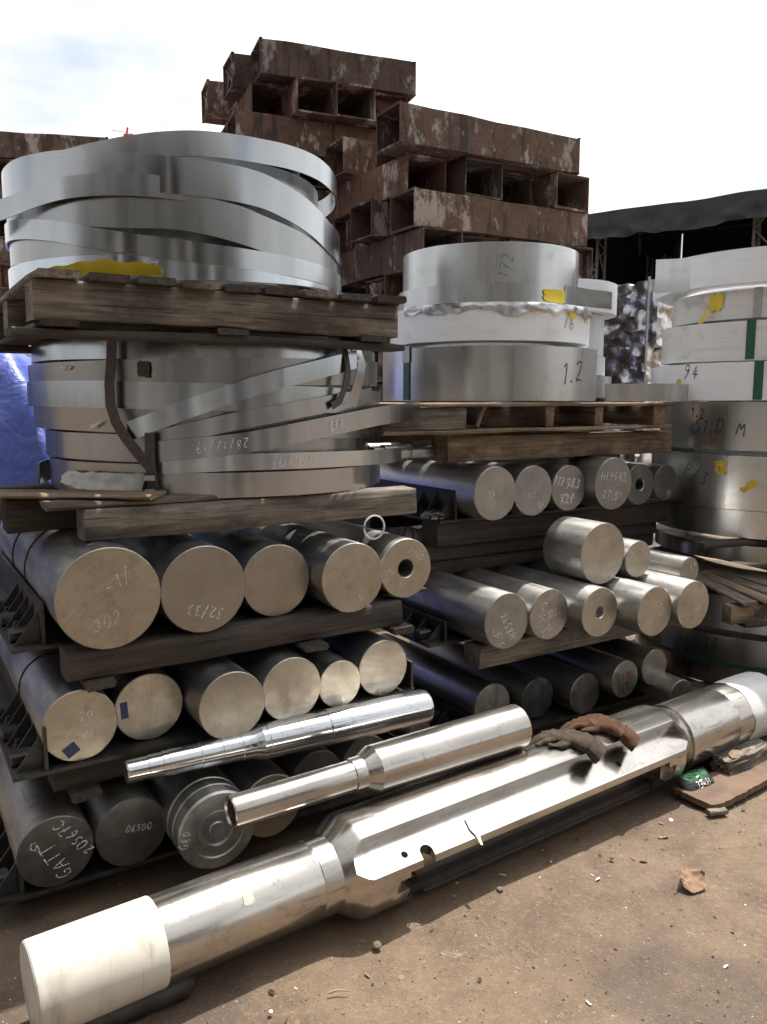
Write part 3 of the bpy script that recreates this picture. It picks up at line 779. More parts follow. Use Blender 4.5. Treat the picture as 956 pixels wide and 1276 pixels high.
# ------------------------------------------------------------------ pallets
def part_box(name, root, L, W, H, loc, rz, mat, j=.004, n=8):
    _seed[0] += 1; mb = MB(); mb.rough_box(L, W, H, n, j, 0, _seed[0], .004)
    return mb.build(name, M[mat], root, loc, rz, sharp=50)
root = empty('wooden_pallet', F(.03, .0, 1.72), R(ANG))
tag(root, 'grey weathered pallet carrying the upper coil on the left', 'pallet')
for b, dz in ((.05, 0), (.60, 0), (1.08, 0)): part_box('stringer', root, 1.165, .10, .107, (0, b, 0), 0, 'wood', .006, 14)
for k in range(9):
    part_box('deck_board', root, 1.22+rnd.uniform(-.02, .03), .112, .021, (.06+k*.131, -.035+rnd.uniform(-.012, .012), .1085), R(90)+rnd.uniform(-.01, .01), 'wood_dark' if k % 3 else 'wood', .004)
for k, a0 in enumerate((.06, .56, 1.06)): part_box('bottom_board', root, 1.2, .1, .018, (a0, -.01, -.019), R(90), 'wood_dark')
part_box('bottom_board', root, 1.25, .11, .022, (-.06, .06, -.042), 0, 'wood_dark', .006, 12)
part_box('bottom_board', root, 1.25, .11, .022, (-.06, .9, -.042), 0, 'wood_dark')

root = empty('wooden_pallet', F(1.335, .33, 1.366), R(ANG))
tag(root, 'pale pallet carrying the silver coil with a green strap', 'pallet')
LP = 1.74
part_box('front_block', root, .42, .035, .090, (.0, .025, .0185), 0, 'wood', .004, 6)
for a, w in ((.30, .10), (.90, .05), (1.22, .05), (1.63, .10)):
    part_box('stringer', root, 1.1, w, .092, (a+w/2-.02, .02, .017), R(90), 'wood_light' if w < .2 else 'wood', .004, 8)
for k in range(7): part_box('deck_board', root, LP+rnd.uniform(-.01, .02), .118, .017, (-.02, .05+k*.165, .1105), rnd.uniform(-.006, .006), 'wood_light', .003, 12)
for k in range(3): part_box('bottom_board', root, LP-.02, .11, .016, (0, .05+k*.49, 0), 0, 'wood_light', .003, 12)
part_box('broken_slat', root, .10, .018, .022, (.50, .03, .018), R(25), 'wood_light', .003, 3).rotation_euler = (0, R(-62), R(15))

# ------------------------------------------------------------------ round bars
def bar(a, b, z, r, L, side, face, label, group, hole=0.0, name='steel_bar', turned=False, rz=0.0, recess=0.0, seg=72):
    _seed[0] += 1; rr = random.Random(_seed[0])
    ch = .0025; mb = MB()
    prof, mis = [], []
    if hole:
        dep = L if not recess else recess
        prof += [(dep, hole), (.004, hole), (0, hole+.003)]; mis += [0, 0]
        prof += [(0, r-ch)]; mis += [1]
    else:
        prof += [(0, .0005), (0, r*.5), (0, r-ch)]; mis += [1, 1]
    prof += [(ch, r)]; mis += [1]
    if turned:
        y = .02
        while y < min(.42, L-.03): prof += [(y, r), (y+.004, r-.0022), (y+.010, r-.0022), (y+.014, r)]; mis += [0]*4; y += .0165
        prof += [(L-ch, r), (L, r-ch)]; mis += [0, 0]
    else:
        for f in (.15, .4, .7): prof.append((L*f, r*(1+rr.uniform(-.003, .003)))); mis.append(0)
        prof += [(L-ch, r), (L, r-ch)]; mis += [0, 0]
    if hole and not recess: prof += [(L, hole)]; mis += [1]; c0 = c1 = False
    else: prof += [(L, .0005)]; mis += [1]; c0, c1 = bool(recess), False
    mb.lathe(prof, seg, 'Y', mis, c0, c1, 1)
    for k, p in enumerate(mb.v):          # burred, slightly chipped rim
        q = math.hypot(p[0], p[2])
        if p[1] < ch*1.5 and q > r*.95:
            f = noise.noise((p[0]*60+_seed[0], p[2]*60, 0)); g = min(0, noise.noise((p[0]*22+_seed[0], p[2]*22, 5))+.25)
            mb.v[k] = (p[0]*(1+.006*f+.02*g), p[1]-.0012*f, p[2]*(1+.006*f+.02*g))
    o = mb.build(name, [M[side], M[face]], None, F(a, b, z), R(ANG)+rz, sharp=30)
    return tag(o, label, 'steel bar', group)
GA, GM, GL = 'big bars in the upper tray of the left rack', 'bars in the middle tray of the left rack', 'dark bars in the lowest tray of the left rack'
zt = .786
r1 = bar(.180, -.032, zt+.150, .150, 1.25, 'side', 'face', 'biggest steel bar, leftmost of the five in the upper left tray', GA)
r2 = bar(.470, -.014, zt+.137, .137, 1.2, 'side', 'face', 'second big bar from the left in the upper left tray', GA)
r3 = bar(.738, .040, zt+.122, .122, 1.2, 'side', 'face', 'middle bar of the five in the upper left tray', GA)
r4 = bar(.982, -.047, zt+.120, .120, 1.2, 'side', 'face', 'solid bar left of the bored tube in the upper left tray', GA)
r5 = bar(1.245, .025, zt+.110, .110, 1.0, 'side_bright', 'face', 'thick-walled bored tube at the right end of the upper left tray', GA, hole=.033)
zs = .451
s1 = bar(.088, .005, zs+.108, .108, 1.25, 'side', 'face', 'leftmost middle-tray bar with a tilted blue label', GM)
s2 = bar(.303, .048, zs+.107, .107, 1.2, 'side_brown', 'face', 'second middle-tray bar, blue label at its left rim', GM)
s3 = bar(.524, -.087, zs+.109, .109, 1.2, 'side', 'face', 'third middle-tray bar from the left, sticking out furthest', GM)
s4 = bar(.744, -.053, zs+.108, .108, 1.2, 'side', 'face', 'fourth middle-tray bar from the left, above the bright stepped shaft', GM)
s5 = bar(.936, -.032, zs+.083, .083, 1.2, 'side_bright', 'face', 'smallest middle-tray bar with a ribbed side', GM, turned=True)
s6 = bar(1.122, -.015, zs+.102, .102, 1.2, 'side', 'face', 'rightmost middle-tray bar beside the upright plate', GM)
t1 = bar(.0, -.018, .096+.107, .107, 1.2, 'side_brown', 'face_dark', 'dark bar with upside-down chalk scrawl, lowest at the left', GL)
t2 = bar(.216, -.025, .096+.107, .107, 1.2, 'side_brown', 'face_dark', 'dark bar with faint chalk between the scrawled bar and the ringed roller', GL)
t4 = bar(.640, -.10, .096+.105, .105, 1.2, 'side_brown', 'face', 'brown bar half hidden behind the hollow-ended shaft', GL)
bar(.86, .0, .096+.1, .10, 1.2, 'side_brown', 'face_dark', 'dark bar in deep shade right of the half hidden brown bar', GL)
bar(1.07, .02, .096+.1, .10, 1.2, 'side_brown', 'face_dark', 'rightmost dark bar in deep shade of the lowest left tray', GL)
# roller with a ringed, stepped end
mb = MB(); q = .122
mb.lathe([(.006, .0005), (.006, .022), (.010, .026), (.010, .045), (.001, .048), (.001, .060), (.006, .062), (.006, .082), (0, .085), (0, q-.006), (.006, q), (.05, q), (.052, q-.004), (.058, q-.004), (.060, q), (.10, q), (.102, q-.004), (.110, q-.004), (.112, q), (1.1, q), (1.1, .0005)], 72, 'Y', None, False, False)
t3 = tag(mb.build('ringed_roller', M['side'], None, F(.430, -.185, .096+.124), R(ANG)), 'dark roller with concentric turned rings in its end, under the hollow-ended shaft', 'roller')
writing(t3, 'GRD', .028, lambda x, y: (x, -.001, y), M['chalk'], rot=R(80), org=(-.103, .0), seed=5)

def ring_wire(parent, r, y, mat='black'):
    pts = [(math.cos(R(k*7.5))*(r+.002), y+.012*math.sin(R(k*7.5)*1), math.sin(R(k*7.5))*(r+.002)) for k in range(49)]
    mb = MB(); mb.tube(pts, .0028, 6); return mb.build('binding_wire', M[mat], parent)
ring_wire(r1, .150, .52); ring_wire(s1, .108, .40); ring_wire(r1, .150, .80)
W = writing
W(r1, '-1/', .045, face_map, M['chalk'], rot=R(25), org=(.03, .05), seed=3, w=.0022); W(r1, '302', .038, face_map, M['chalk'], rot=R(10), org=(-.01, -.065), seed=4, w=.0020)
W(r2, '32/33', .034, face_map, M['chalk'], rot=R(168), org=(0, -.07), seed=6, w=.003)
W(r4, '13', .022, face_map, M['chalk'], org=(.03, -.07), seed=8, w=.0022)
W(r5, 'LOND', .026, face_map, M['chalk'], rot=R(-35), org=(.045, .05), seed=9, w=.0026); W(r5, 'V1', .026, face_map, M['chalk'], rot=R(-60), org=(-.065, -.005), seed=10, w=.0026)
W(s1, '20', .03, face_map, M['chalk'], rot=R(10), org=(.018, .03), seed=11, w=.0026); W(s1, '002', .022, face_map, M['chalk'], org=(.015, -.03), seed=12, w=.002)
W(t1, '9', .05, face_map, M['chalk'], rot=R(35), org=(-.055, .025), seed=13, w=.0028); W(t1, 'GATT', .045, face_map, M['chalk'], rot=R(115), org=(-.005, -.03), seed=14, w=.0028); W(t1, '20567C', .034, face_map, M['chalk'], rot=R(128), org=(.05, .03), seed=15, w=.0028)
W(t2, '06500', .022, face_map, M['chalk'], rot=R(-8), org=(.02, .01), seed=16, w=.002)
def label_rect(parent, x, z, w, h, rot, mat, name='label'):
    mb = MB(); mb.box(-w/2, w/2, -.0016, -.0004, -h/2, h/2); o = mb.build(name, M[mat], parent, (x, 0, z), smooth=False); o.rotation_euler = (0, rot, 0); return o
label_rect(s1, -.028, -.068, .040, .034, R(-32), 'blue_label'); label_rect(s2, -.077, .004, .022, .052, R(-4), 'blue_label')
mb = MB(); mb.tube([(math.cos(R(k*10))*.042, .0, math.sin(R(k*10))*.042) for k in range(37)], .0035, 6)
tag(mb.build('plastic_hoop', M['rope'], None, F(1.130, .06, 1.053), R(ANG)), 'small clear plastic hoop standing behind the bored tube', 'hoop')

GU, GV, GW = 'chalk-marked bars in the upper tray of the right rack', 'bars on and above the middle tray of the right rack', 'bars in the lowest tray of the right rack'
zu = .981
u1 = bar(1.910, .324, zu+.120, .119, 1.0, 'side_bright', 'face_grey_shade', 'leftmost chalk-marked bar with a long bright side', GU)
u2 = bar(2.145, .339, zu+.117, .115, 1.0, 'side', 'face_grey_shade', 'grey-ended bar second from the left in the chalk-marked row', GU)
u3 = bar(2.369, .342, zu+.116, .108, 1.0, 'side', 'face_grey_shade', 'bar marked 117983 in chalk', GU)
u4 = bar(2.603, .282, zu+.130, .125, 1.0, 'side', 'face_grey_shade', 'thick bar marked H9642 in chalk', GU)
u5 = bar(2.850, .335, zu+.107, .103, 1.0, 'side', 'face_dark', 'short bored tube right of the thick chalk-marked bar', GU, hole=.030)
u6 = bar(3.075, .36, zu+.102, .092, 1.0, 'side', 'face_dark', 'dark bar at the right end of the chalk-marked row', GU)
bar(2.95, .62, zu+.245, .075, .7, 'side', 'face_dark', 'dark bar lying on the chalk-marked row under the thick timber', GU)
W(u1, '21', .03, face_map, M['chalk'], rot=R(30), org=(-.02, .0), seed=20, w=.003)
W(u2, '02', .03, face_map, M['chalk'], rot=R(25), org=(.05, -.06), seed=21, w=.003); W(u2, '7125', .03, face_map, M['chalk'], rot=R(5), org=(-.02, -.02), seed=22, w=.0018)
W(u3, '117983', .046, face_map, M['chalk'], rot=R(-10), org=(-.005, .025), seed=23, w=.0055); W(u3, 'X2P', .045, face_map, M['chalk'], rot=R(5), org=(-.01, -.05), seed=24, w=.0055)
W(u4, '+H9642', .044, face_map, M['chalk'], rot=R(-4), org=(-.005, .035), seed=25, w=.0034); W(u4, '27.5"', .042, face_map, M['chalk'], rot=R(-8), org=(.0, -.055), seed=26, w=.0038)
W(u6, '15', .03, face_map, M['chalk'], rot=R(15), org=(.03, -.05), seed=27, w=.003)
zv = .500
v1 = bar(1.751, .047, zv+.118, .116, .95, 'side_bright', 'face_grey_shade', 'leftmost bar of the bright middle row on the right rack', GV)
v2 = bar(1.972, .035, zv+.117, .108, .95, 'side_bright', 'face_grey_shade', 'second bar of the bright middle row with many chalk numbers', GV)
v3 = bar(2.186, -.045, zv+.114, .107, .95, 'side_bright', 'face', 'bar with a round centre hole in the bright middle row', GV, hole=.024, recess=.03)
v4 = bar(2.406, -.151, zv+.111, .108, .95, 'side_bright', 'face', 'fourth bar of the bright middle row under the short loose bar', GV)
v5 = bar(2.622, -.179, zv+.116, .107, .95, 'side_bright', 'face', 'rightmost bar of the bright middle row beside the coils', GV)
v6 = bar(2.297, .051, .840, .136, .235, 'side_bright', 'face', 'short thick bar lying on top of the bright middle row', GV)
v7 = bar(2.520, .046, .793, .084, .34, 'side_bright', 'face', 'thin loose bar right of the short thick bar', GV)
v8 = bar(2.755, -.05, .728, .066, .5, 'side_bright', 'face_grey_shade', 'thin loose bar at the far right on top of the bright middle row', GV)
bar(2.835, .10, zv+.10, .098, .7, 'side', 'face_dark', 'shaded bar behind the rightmost bright bar', GV)
W(v1, 'H8596', .036, face_map, M['chalk'], rot=R(118), org=(.005, -.02), seed=30, w=.0036); W(v1, '2.5"', .034, face_map, M['chalk'], rot=R(110), org=(-.045, -.055), seed=31, w=.0036)
W(v2, '25"', .03, face_map, M['chalk'], rot=R(20), org=(-.02, .05), seed=32, w=.0034); W(v2, '12101', .034, face_map, M['chalk'], rot=R(12), org=(.0, -.0), seed=33, w=.004); W(v2, '1-12', .028, face_map, M['chalk'], rot=R(30), org=(-.01, -.06), seed=34, w=.0034)
W(v4, '2105', .034, face_map, M['chalk'], rot=R(-60), org=(.03, .01), seed=35, w=.003); W(v5, '20"', .034, face_map, M['chalk'], rot=R(20), org=(.01, .055), seed=36, w=.003); W(v5, '1168', .034, face_map, M['chalk'], rot=R(15), org=(.02, -.02), seed=37, w=.003)
W(v8, '49', .03, face_map, M['chalk'], rot=R(10), org=(.02, .02), seed=38, w=.003)
zw = .096
bar(1.813, .20, zw+.10, .098, .9, 'side', 'face_grey_shade', 'leftmost bar of the lowest right tray, next to the left rack', GW)
bar(2.050, .173, zw+.096, .093, .9, 'side_brown', 'face_dark', 'brown-ended bar second in the lowest right tray', GW)
bar(2.268, .10, zw+.096, .093, .9, 'side', 'face_grey_shade', 'third bar of the lowest right tray, above the gloves', GW)
w4 = bar(2.447, .03, .248, .086, .9, 'side', 'face', 'lowest-tray bar with red and black marks on its end', GW)
bar(2.645, .03, .268, .086, .9, 'side', 'face', 'clean-ended bar right of the red-marked bar', GW)
bar(2.690, -.09, zw+.070, .068, .75, 'side_bright', 'face', 'small bar low down behind the shaft, rightmost of the right rack', GW, rz=R(-6))
W(w4, '418', .036, face_map, M['marker_red'], name='red_marking', rot=R(12), org=(.01, .015), seed=40, w=.007); W(w4, '5/3', .034, face_map, M['marker'], name='black_marking', rot=R(10), org=(-.01, -.035), seed=41, w=.008)
for k, (a, b, r_) in enumerate(((1.55, .35, .07), (1.42, .18, .06))):
    bar(a, b, zw+r_, r_, .9, 'side', 'face_dark', ['dark slim bar in the gap between the two racks', 'dark slim bar just right of the left rack'][k], 'slim bars between the racks')

# flat bars and a threaded shaft lying left of the thick timber
mb = MB(); mb.lathe([(0, .0005), (0, .028), (.05, .028), (.05, .036), (.16, .036), (.165, .031), (.175, .031), (.18, .036), (.30, .036), (.305, .031), (.315, .031), (.32, .036), (.62, .036), (.62, .0005)], 40, 'X', None, False, False)
tag(mb.build('grooved_shaft', M['side'], None, F(1.40, .52, 1.282), R(ANG)), 'dark grooved shaft lying left of the thick pale timber', 'shaft')
mb = MB(); mb.lathe([(0, .0005), (0, .03), (.5, .03), (.5, .0005)], 32, 'X', None, False, False)
tag(mb.build('short_shaft', M['side'], None, F(1.44, .63, 1.29), R(ANG-2)), 'short dark shaft behind the grooved shaft', 'shaft')
_seed[0] += 1
mb = MB()
for k in range(26):
    p = Vector((rnd.uniform(-.045, .045), rnd.uniform(-.03, .03), rnd.uniform(.004, .026)))
    mb.box(-.014, .014, -.008, .008, -.001, .001, 0, Matrix.Translation(p) @ Matrix.Rotation(rnd.uniform(0, 6), 4, 'Z') @ Matrix.Rotation(rnd.uniform(-.9, .9), 4, 'X'))
tag(mb.build('metal_offcuts', M['strip'] if False else M['galv'], None, F(1.70, .50, .986), smooth=False), 'little heap of metal shavings on the upper right tray corner', 'shavings', kind='stuff')

# ------------------------------------------------------------------ steel strip: bands and coils
def interp(ctrl, ph, closed):
    """smooth interpolation of (R, z) over the control angles (degrees)"""
    n = len(ctrl)
    if closed:
        while ph < ctrl[0][0]: ph += 360
        while ph >= ctrl[0][0]+360: ph -= 360
        ext = ctrl + [(ctrl[0][0]+360,) + tuple(ctrl[0][1:])]
    else: ext = ctrl
    for i in range(len(ext)-1):
        if ext[i][0] <= ph <= ext[i+1][0] or (i == len(ext)-2): break
    p1, p2 = ext[i], ext[i+1]
    if closed:
        p0 = ext[i-1] if i > 0 else (ctrl[-1][0]-360,) + tuple(ctrl[-1][1:])
        p3 = ext[i+2] if i+2 < len(ext) else (ctrl[1][0]+360,) + tuple(ctrl[1][1:])
    else: p0 = ext[max(i-1, 0)]; p3 = ext[min(i+2, len(ext)-1)]
    t = (ph-p1[0])/((p2[0]-p1[0]) or 1); out = []
    for k in (1, 2, 3):
        m1 = (p2[k]-p0[k])/((p2[0]-p0[0]) or 1)*(p2[0]-p1[0]); m2 = (p3[k]-p1[k])/((p3[0]-p1[0]) or 1)*(p2[0]-p1[0])
        out.append((2*t**3-3*t*t+1)*p1[k] + (t**3-2*t*t+t)*m1 + (-2*t**3+3*t*t)*p2[k] + (t**3-t*t)*m2)
    return out
def band(name, C, ctrl, width, th, mat, label, group, closed=True, wob=.0035, seed=0, lean=0.0, n=None, cat='steel strip', parent=None, loc=None):
    """a strip standing on edge; ctrl = (angle, radius, middle height[, width factor])"""
    ctrl = [tuple(c_)+(1.0,)*(4-len(c_)) for c_ in ctrl]
    a0, a1 = (ctrl[0][0], ctrl[0][0]+360) if closed else (ctrl[0][0], ctrl[-1][0])
    n = n or int(max(12, (a1-a0)/2)); vs, us = [], []
    s = 0; last = None
    for i in range(n+1):
        ph = a0+(a1-a0)*i/n; r_, z, wf = interp(ctrl, ph, closed)
        r_ += wob*(noise.noise((math.cos(R(ph))*2.2+seed, math.sin(R(ph))*2.2, seed*1.3))*1.6 + noise.noise((math.cos(R(ph))*7+seed, math.sin(R(ph))*7, 1))*.5)
        c_, s_ = math.cos(R(ph)), math.sin(R(ph))
        p = Vector((c_*r_, s_*r_, z))
        if last is not None: s += (p-last).length
        last = p; w = width*wf
        for (rr_, zz) in ((r_-lean*w/2, -w/2), (r_, 0), (r_+lean*w/2, w/2), (r_+lean*w/2-th, w/2), (r_-lean*w/2-th, -w/2)):
            vs.append((c_*rr_, s_*rr_, z+zz))
        us.append(s)
    fs, uvs = [], []; K = 5; vv = (0, width/2, width, width+th, width*2+th, width*2+2*th)
    for i in range(n):
        for k in range(K):
            k2 = (k+1) % K
            fs.append((i*K+k, (i+1)*K+k, (i+1)*K+k2, i*K+k2))
            uvs.append([(us[i], vv[k]), (us[i+1], vv[k]), (us[i+1], vv[k+1]), (us[i], vv[k+1])])
    if not closed:
        fs.append(tuple(range(K))[::-1]); uvs.append([(0, 0)]*K); fs.append(tuple(n*K+k for k in range(K))); uvs.append([(0, 0)]*K)
    me = bpy.data.meshes.new(name); me.from_pydata(vs, [], fs); me.materials.append(M[mat])
    ul = me.uv_layers.new(name='UVMap'); k = 0; sd_ = seed*3.17
    for u_ in uvs:
        for (x, y) in u_: ul.data[k].uv = (x+sd_, y+sd_*.37); k += 1
    me.polygons.foreach_set('use_smooth', [True]*len(me.polygons)); me.set_sharp_from_angle(angle=R(40)); me.update()
    o = link(name, me, parent, loc if loc is not None else (C[0], C[1], 0))
    if label: tag(o, label, cat, group)
    return o
def flat(R0, z): return [(-180, R0, z), (-90, R0, z), (0, R0, z), (90, R0, z)]
def coil(C, R0, z0, z1, mat, label, group, th=.16, seed=0, tilt=0.0, tphi=0.0, wob=.003):
    ctrl = [(p, R0, (z0+z1)/2 + tilt*math.cos(R(p-tphi))) for p in (-180, -120, -60, 0, 60, 120)]
    return band('strip_coil', C, ctrl, z1-z0, th, mat, label, group, wob=wob, seed=seed, cat='coil', n=144)
def strap_up(parent, R0, phi, z0, z1, w, mat, name='strap', hook=True):
    mb = MB(); da = w/R0/2; vs = []
    pts = ([(R0-.05, z1+.0015)] if hook else []) + [(R0+.0022, z1+.002)] + [(R0+.0022, z1+(z0-z1)*f) for f in (.33, .66)] + [(R0+.0022, z0+.001)]
    for (r_, z) in pts:
        for sg in (-1, 1):
            for o_ in (0, .0016): vs.append(((r_+o_)*math.cos(phi+sg*da), (r_+o_)*math.sin(phi+sg*da), z))
    fs = []
    for i in range(len(pts)-1):
        A, B = i*4, i*4+4
        fs += [(A, A+2, B+2, B), (A+1, B+1, B+3, A+3), (A, B, B+1, A+1), (A+2, A+3, B+3, B+2)]
    mb.add(vs, fs); return mb.build(name, M[mat], parent)
def patch(parent, R0, phi0, z, w, h, mat, name='label', seed=0, rot=0.0, ragged=.12, off=.002):
    """ragged sticker following the coil"""
    rr = random.Random(seed); n = 22; mp = cyl_map(R0, phi0, z, off); pts = []
    for k in range(n):
        a = 2*math.pi*k/n; q = max(abs(math.cos(a)), abs(math.sin(a)))
        x, y = w/2*math.cos(a)/q*(1-rr.uniform(0, ragged)), h/2*math.sin(a)/q*(1-rr.uniform(0, ragged))
        pts.append((x*math.cos(rot)-y*math.sin(rot), x*math.sin(rot)+y*math.cos(rot)))
    vs = [mp(0, 0)] + [mp(*p) for p in pts]
    mb = MB(); mb.add(vs, [(0, k+1, (k+1) % n+1) for k in range(n)]); return mb.build(name, M[mat], parent)

# ---- upper tangle on the left pallet
CU = (-.734, 3.012); GT = 'tangled strips of the upper left coil'
def sl(r_, *pz): return [(p, r_, z) for p, z in pz]
ZB = 1.853
band('steel_strip', CU, [(p, .495, 2.045+.02*math.cos(R(p+20))) for p in (-180, -90, 0, 90)], .36, .05, 'strip_d', 'dull inner winding behind the tangled upper strips', GT, seed=1)
band('steel_strip', CU, sl(.566, (-146, 2.193), (-118, 2.192), (-100, 2.212), (-74, 2.246), (-52, 2.255), (-32, 2.262), (-6, 2.257), (60, 2.235), (140, 2.20)), .072, .004, 'strip', 'topmost strip of the upper left tangle against the sky', GT, seed=2)
band('steel_strip', CU, sl(.578, (-142, 2.185), (-117, 2.180), (-102, 2.170), (-81, 2.153), (-68, 2.149), (-53, 2.140), (-44, 2.122), (-29, 2.085), (-14, 2.048), (40, 2.03), (110, 2.10), (170, 2.17)), .104, .006, 'strip', 'broad bright strip sloping down to the right below the topmost one', GT, seed=3)
band('steel_strip', CU, [(-166, .70, 2.10), (-150, .655, 2.086), (-136, .612, 2.088), (-124, .596, 2.102), (-112, .590, 2.116), (-100, .587, 2.122), (-88, .586, 2.120), (-70, .572, 2.11), (-50, .55, 2.09)], .062, .003, 'strip', 'twisted strip tail springing off at the left of the upper tangle', GT, closed=False, seed=4, wob=.006)
band('steel_strip', CU, sl(.570, (-150, 2.09), (-109, 2.068), (-93, 2.056), (-78, 2.055), (-63, 2.036), (-44, 2.0), (-17, 1.964), (50, 1.95), (130, 2.05)), .108, .006, 'strip_d', 'wide shaded strip in the middle of the upper tangle', GT, seed=5)
band('steel_strip', CU, sl(.580, (-158, 2.045), (-138, 2.035), (-118, 2.008), (-101, 1.974), (-82, 1.946), (-59, 1.930), (0, 1.92), (90, 1.95), (150, 2.02)), .060, .005, 'strip', 'pale strip crossing low from left to right in the upper tangle', GT, seed=6)
band('steel_strip', CU, sl(.566, (-170, 1.985), (-120, 1.955), (-94, 1.925), (-40, 1.910), (40, 1.91), (120, 1.95)), .075, .006, 'strip_d', 'lowest dark strip at the left of the upper tangle', GT, seed=7)
bz = band('steel_strip', CU, sl(.575, (-150, 1.893), (-87, 1.893), (-59, 1.898), (-16, 1.912), (60, 1.90), (140, 1.893)), .072, .008, 'strip_b', 'bluish bottom strip resting on the grey pallet', GT, seed=8)
W(bz, '217', .05, lambda x, y: cyl_map(.575, R(-88), 1.885)(x, y), M['chalk'], rot=R(180), seed=50, w=.003)
vs = []; n1 = 26
for i in range(n1+1):
    ph = R(-116 + 34*i/n1)
    for j in range(4):
        f = j/3; r_ = .580+.010*noise.noise((i*.25, 0, 3))*f+.02*f+.006
        vs.append((r_*math.cos(ph), r_*math.sin(ph), 1.866+f*(.042-.03*abs(i/n1-.5)) + .005*noise.noise((i*.3, 0, 6))*f))
mb = MB(); mb.add(vs, [(i*4+j, (i+1)*4+j, (i+1)*4+j+1, i*4+j+1) for i in range(n1) for j in range(3)])
tag(mb.build('yellow_wrapper', M['yellow'], None, (CU[0], CU[1], 0), sharp=70), 'crumpled yellow wrapper strip on the grey pallet edge', 'wrapper')

# ---- lower tangle on the left
CL = (-.686, 3.228); KL = 1.082; GB = 'tangled strips of the lower left coil'
band('steel_strip', CL, flat(.55, 1.435), .47, .05, 'strip_d', 'dull inner winding of the lower left coil', GB, seed=11)
def zl(z): return 1.5+(z-1.5)*KL
def bandL(name, ctrl, w, th, *a, **k): return band(name, CL, [(c_[0], c_[1]*KL, zl(c_[2])) for c_ in ctrl], w*KL, th, *a, **k)
zz = [(1.650, .070, .600, 'strip_l', 'top strip of the lower left coil, just under the grey pallet'), (1.588, .082, .612, 'strip_d', 'second strip down of the lower left coil, with a scuffed spot'),
      (1.508, .080, .618, 'strip_l', 'third strip down of the lower left coil'), (1.430, .080, .600, 'strip_d', 'fourth strip down of the lower left coil'), (1.350, .082, .574, 'strip_d', 'fifth strip down of the lower left coil, drawn in at the left'), (1.262, .098, .556, 'strip_d', 'bottom winding of the lower left coil')]
LB = []
for k, (z, w, r_, m_, lb) in enumerate(zz):
    tl = (.012, -.012, .016, .024, .014, 0)[k]
    LB.append(bandL('steel_strip', [(p, r_, z + tl*math.cos(R(p+150))) for p in (-180, -120, -60, 0, 60, 120)], w, .02, m_, lb, GB, seed=20+k, wob=.006, lean=(-.03, .02, -.02, .03, -.02, .0)[k]))
bandL('steel_strip', [(-100.5, .634, 1.412), (-97, .634, 1.425), (-83, .634, 1.482), (-64, .636, 1.552), (-46, .638, 1.600), (-32, .645, 1.635)], .058, .003, 'strip_b', 'bright strip tail rising steeply to the right across the lower coil', GB, closed=False, seed=31)
bandL('steel_strip', [(-94.5, .628, 1.388), (-90, .628, 1.397), (-70, .630, 1.445), (-38, .632, 1.500), (-20, .63, 1.52)], .052, .003, 'strip_l', 'strip tail below the steep one on the lower coil', GB, closed=False, seed=32)
t3b = bandL('steel_strip', [(-94.3, .640, 1.352), (-84, .643, 1.362), (-71, .645, 1.376), (-47, .650, 1.418), (-25, .668, 1.448), (-8, .72, 1.462), (2, .77, 1.470)], .062, .003, 'strip_l', 'chalk-dated strip tail springing out at the right of the lower coil', GB, closed=False, seed=33)
t4b = bandL('steel_strip', [(-94.3, .630, 1.312), (-71, .634, 1.320), (-47, .640, 1.318), (-24, .655, 1.312), (-6, .70, 1.308)], .050, .003, 'strip_b', 'short chalk-dated strip end below the springing tail', GB, closed=False, seed=34)
bandL('steel_strip', [(-95, .622, 1.254), (-64, .622, 1.250), (-24, .625, 1.246), (60, .62, 1.25), (150, .61, 1.25), (200, .6, 1.25)], .075, .006, 'strip_l', 'bottom bright strip of the lower coil above the weathered timber', GB, closed=False, seed=35)
W(t3b, '28/12/19', .032, cyl_map(.646*KL, R(-76), zl(1.372)), M['chalk'], rot=R(184), seed=51, w=.0022); W(t3b, '272', .032, cyl_map(.655*KL, R(-42), zl(1.426)), M['chalk'], rot=R(186), seed=52, w=.0022)
W(t4b, '28/12/19', .028, cyl_map(.641*KL, R(-55), zl(1.319)), M['chalk'], rot=R(180), seed=53, w=.0022)
patch(LB[1], .617*KL, R(-96), zl(1.592), .045, .055, 'strap', 'rust_spot', 3, 0, .2); patch(LB[1], .617*KL, R(-122), zl(1.60), .07, .02, 'chalk', 'scuff', 4, 0, .5)
patch(LB[3], .612*KL, R(-112), zl(1.43), .08, .018, 'chalk', 'scuff', 6, R(18), .6)
# rusty hold-down strap and its clip
def ribbonL(name, pts, *a): return ribbon(name, [(p, r_*KL, zl(z)) for p, r_, z in pts], *a)
def ribbon(name, pts, w, th, mat, C, label, cat='strap'):
    """strap following (angle, radius, z) points"""
    vs, fs = [], []; n = len(pts)
    P = [Vector((r_*math.cos(R(p)), r_*math.sin(R(p)), z)) for p, r_, z in pts]
    for i, p in enumerate(P):
        d = (P[min(i+1, n-1)]-P[max(i-1, 0)]).normalized(); out = Vector((p.x, p.y, 0)).normalized(); s_ = d.cross(out).normalized()
        for (sg, o_) in ((-1, 0), (1, 0), (1, th), (-1, th)): vs.append(p+s_*w/2*sg+out*o_)
    for i in range(n-1):
        for k in range(4): fs.append((i*4+k, (i+1)*4+k, (i+1)*4+(k+1) % 4, i*4+(k+1) % 4))
    fs += [(3, 2, 1, 0), tuple((n-1)*4+k for k in range(4))]
    mb = MB(); mb.add(vs, fs); return tag(mb.build(name, M[mat], None, (C[0], C[1], 0)), label, cat)
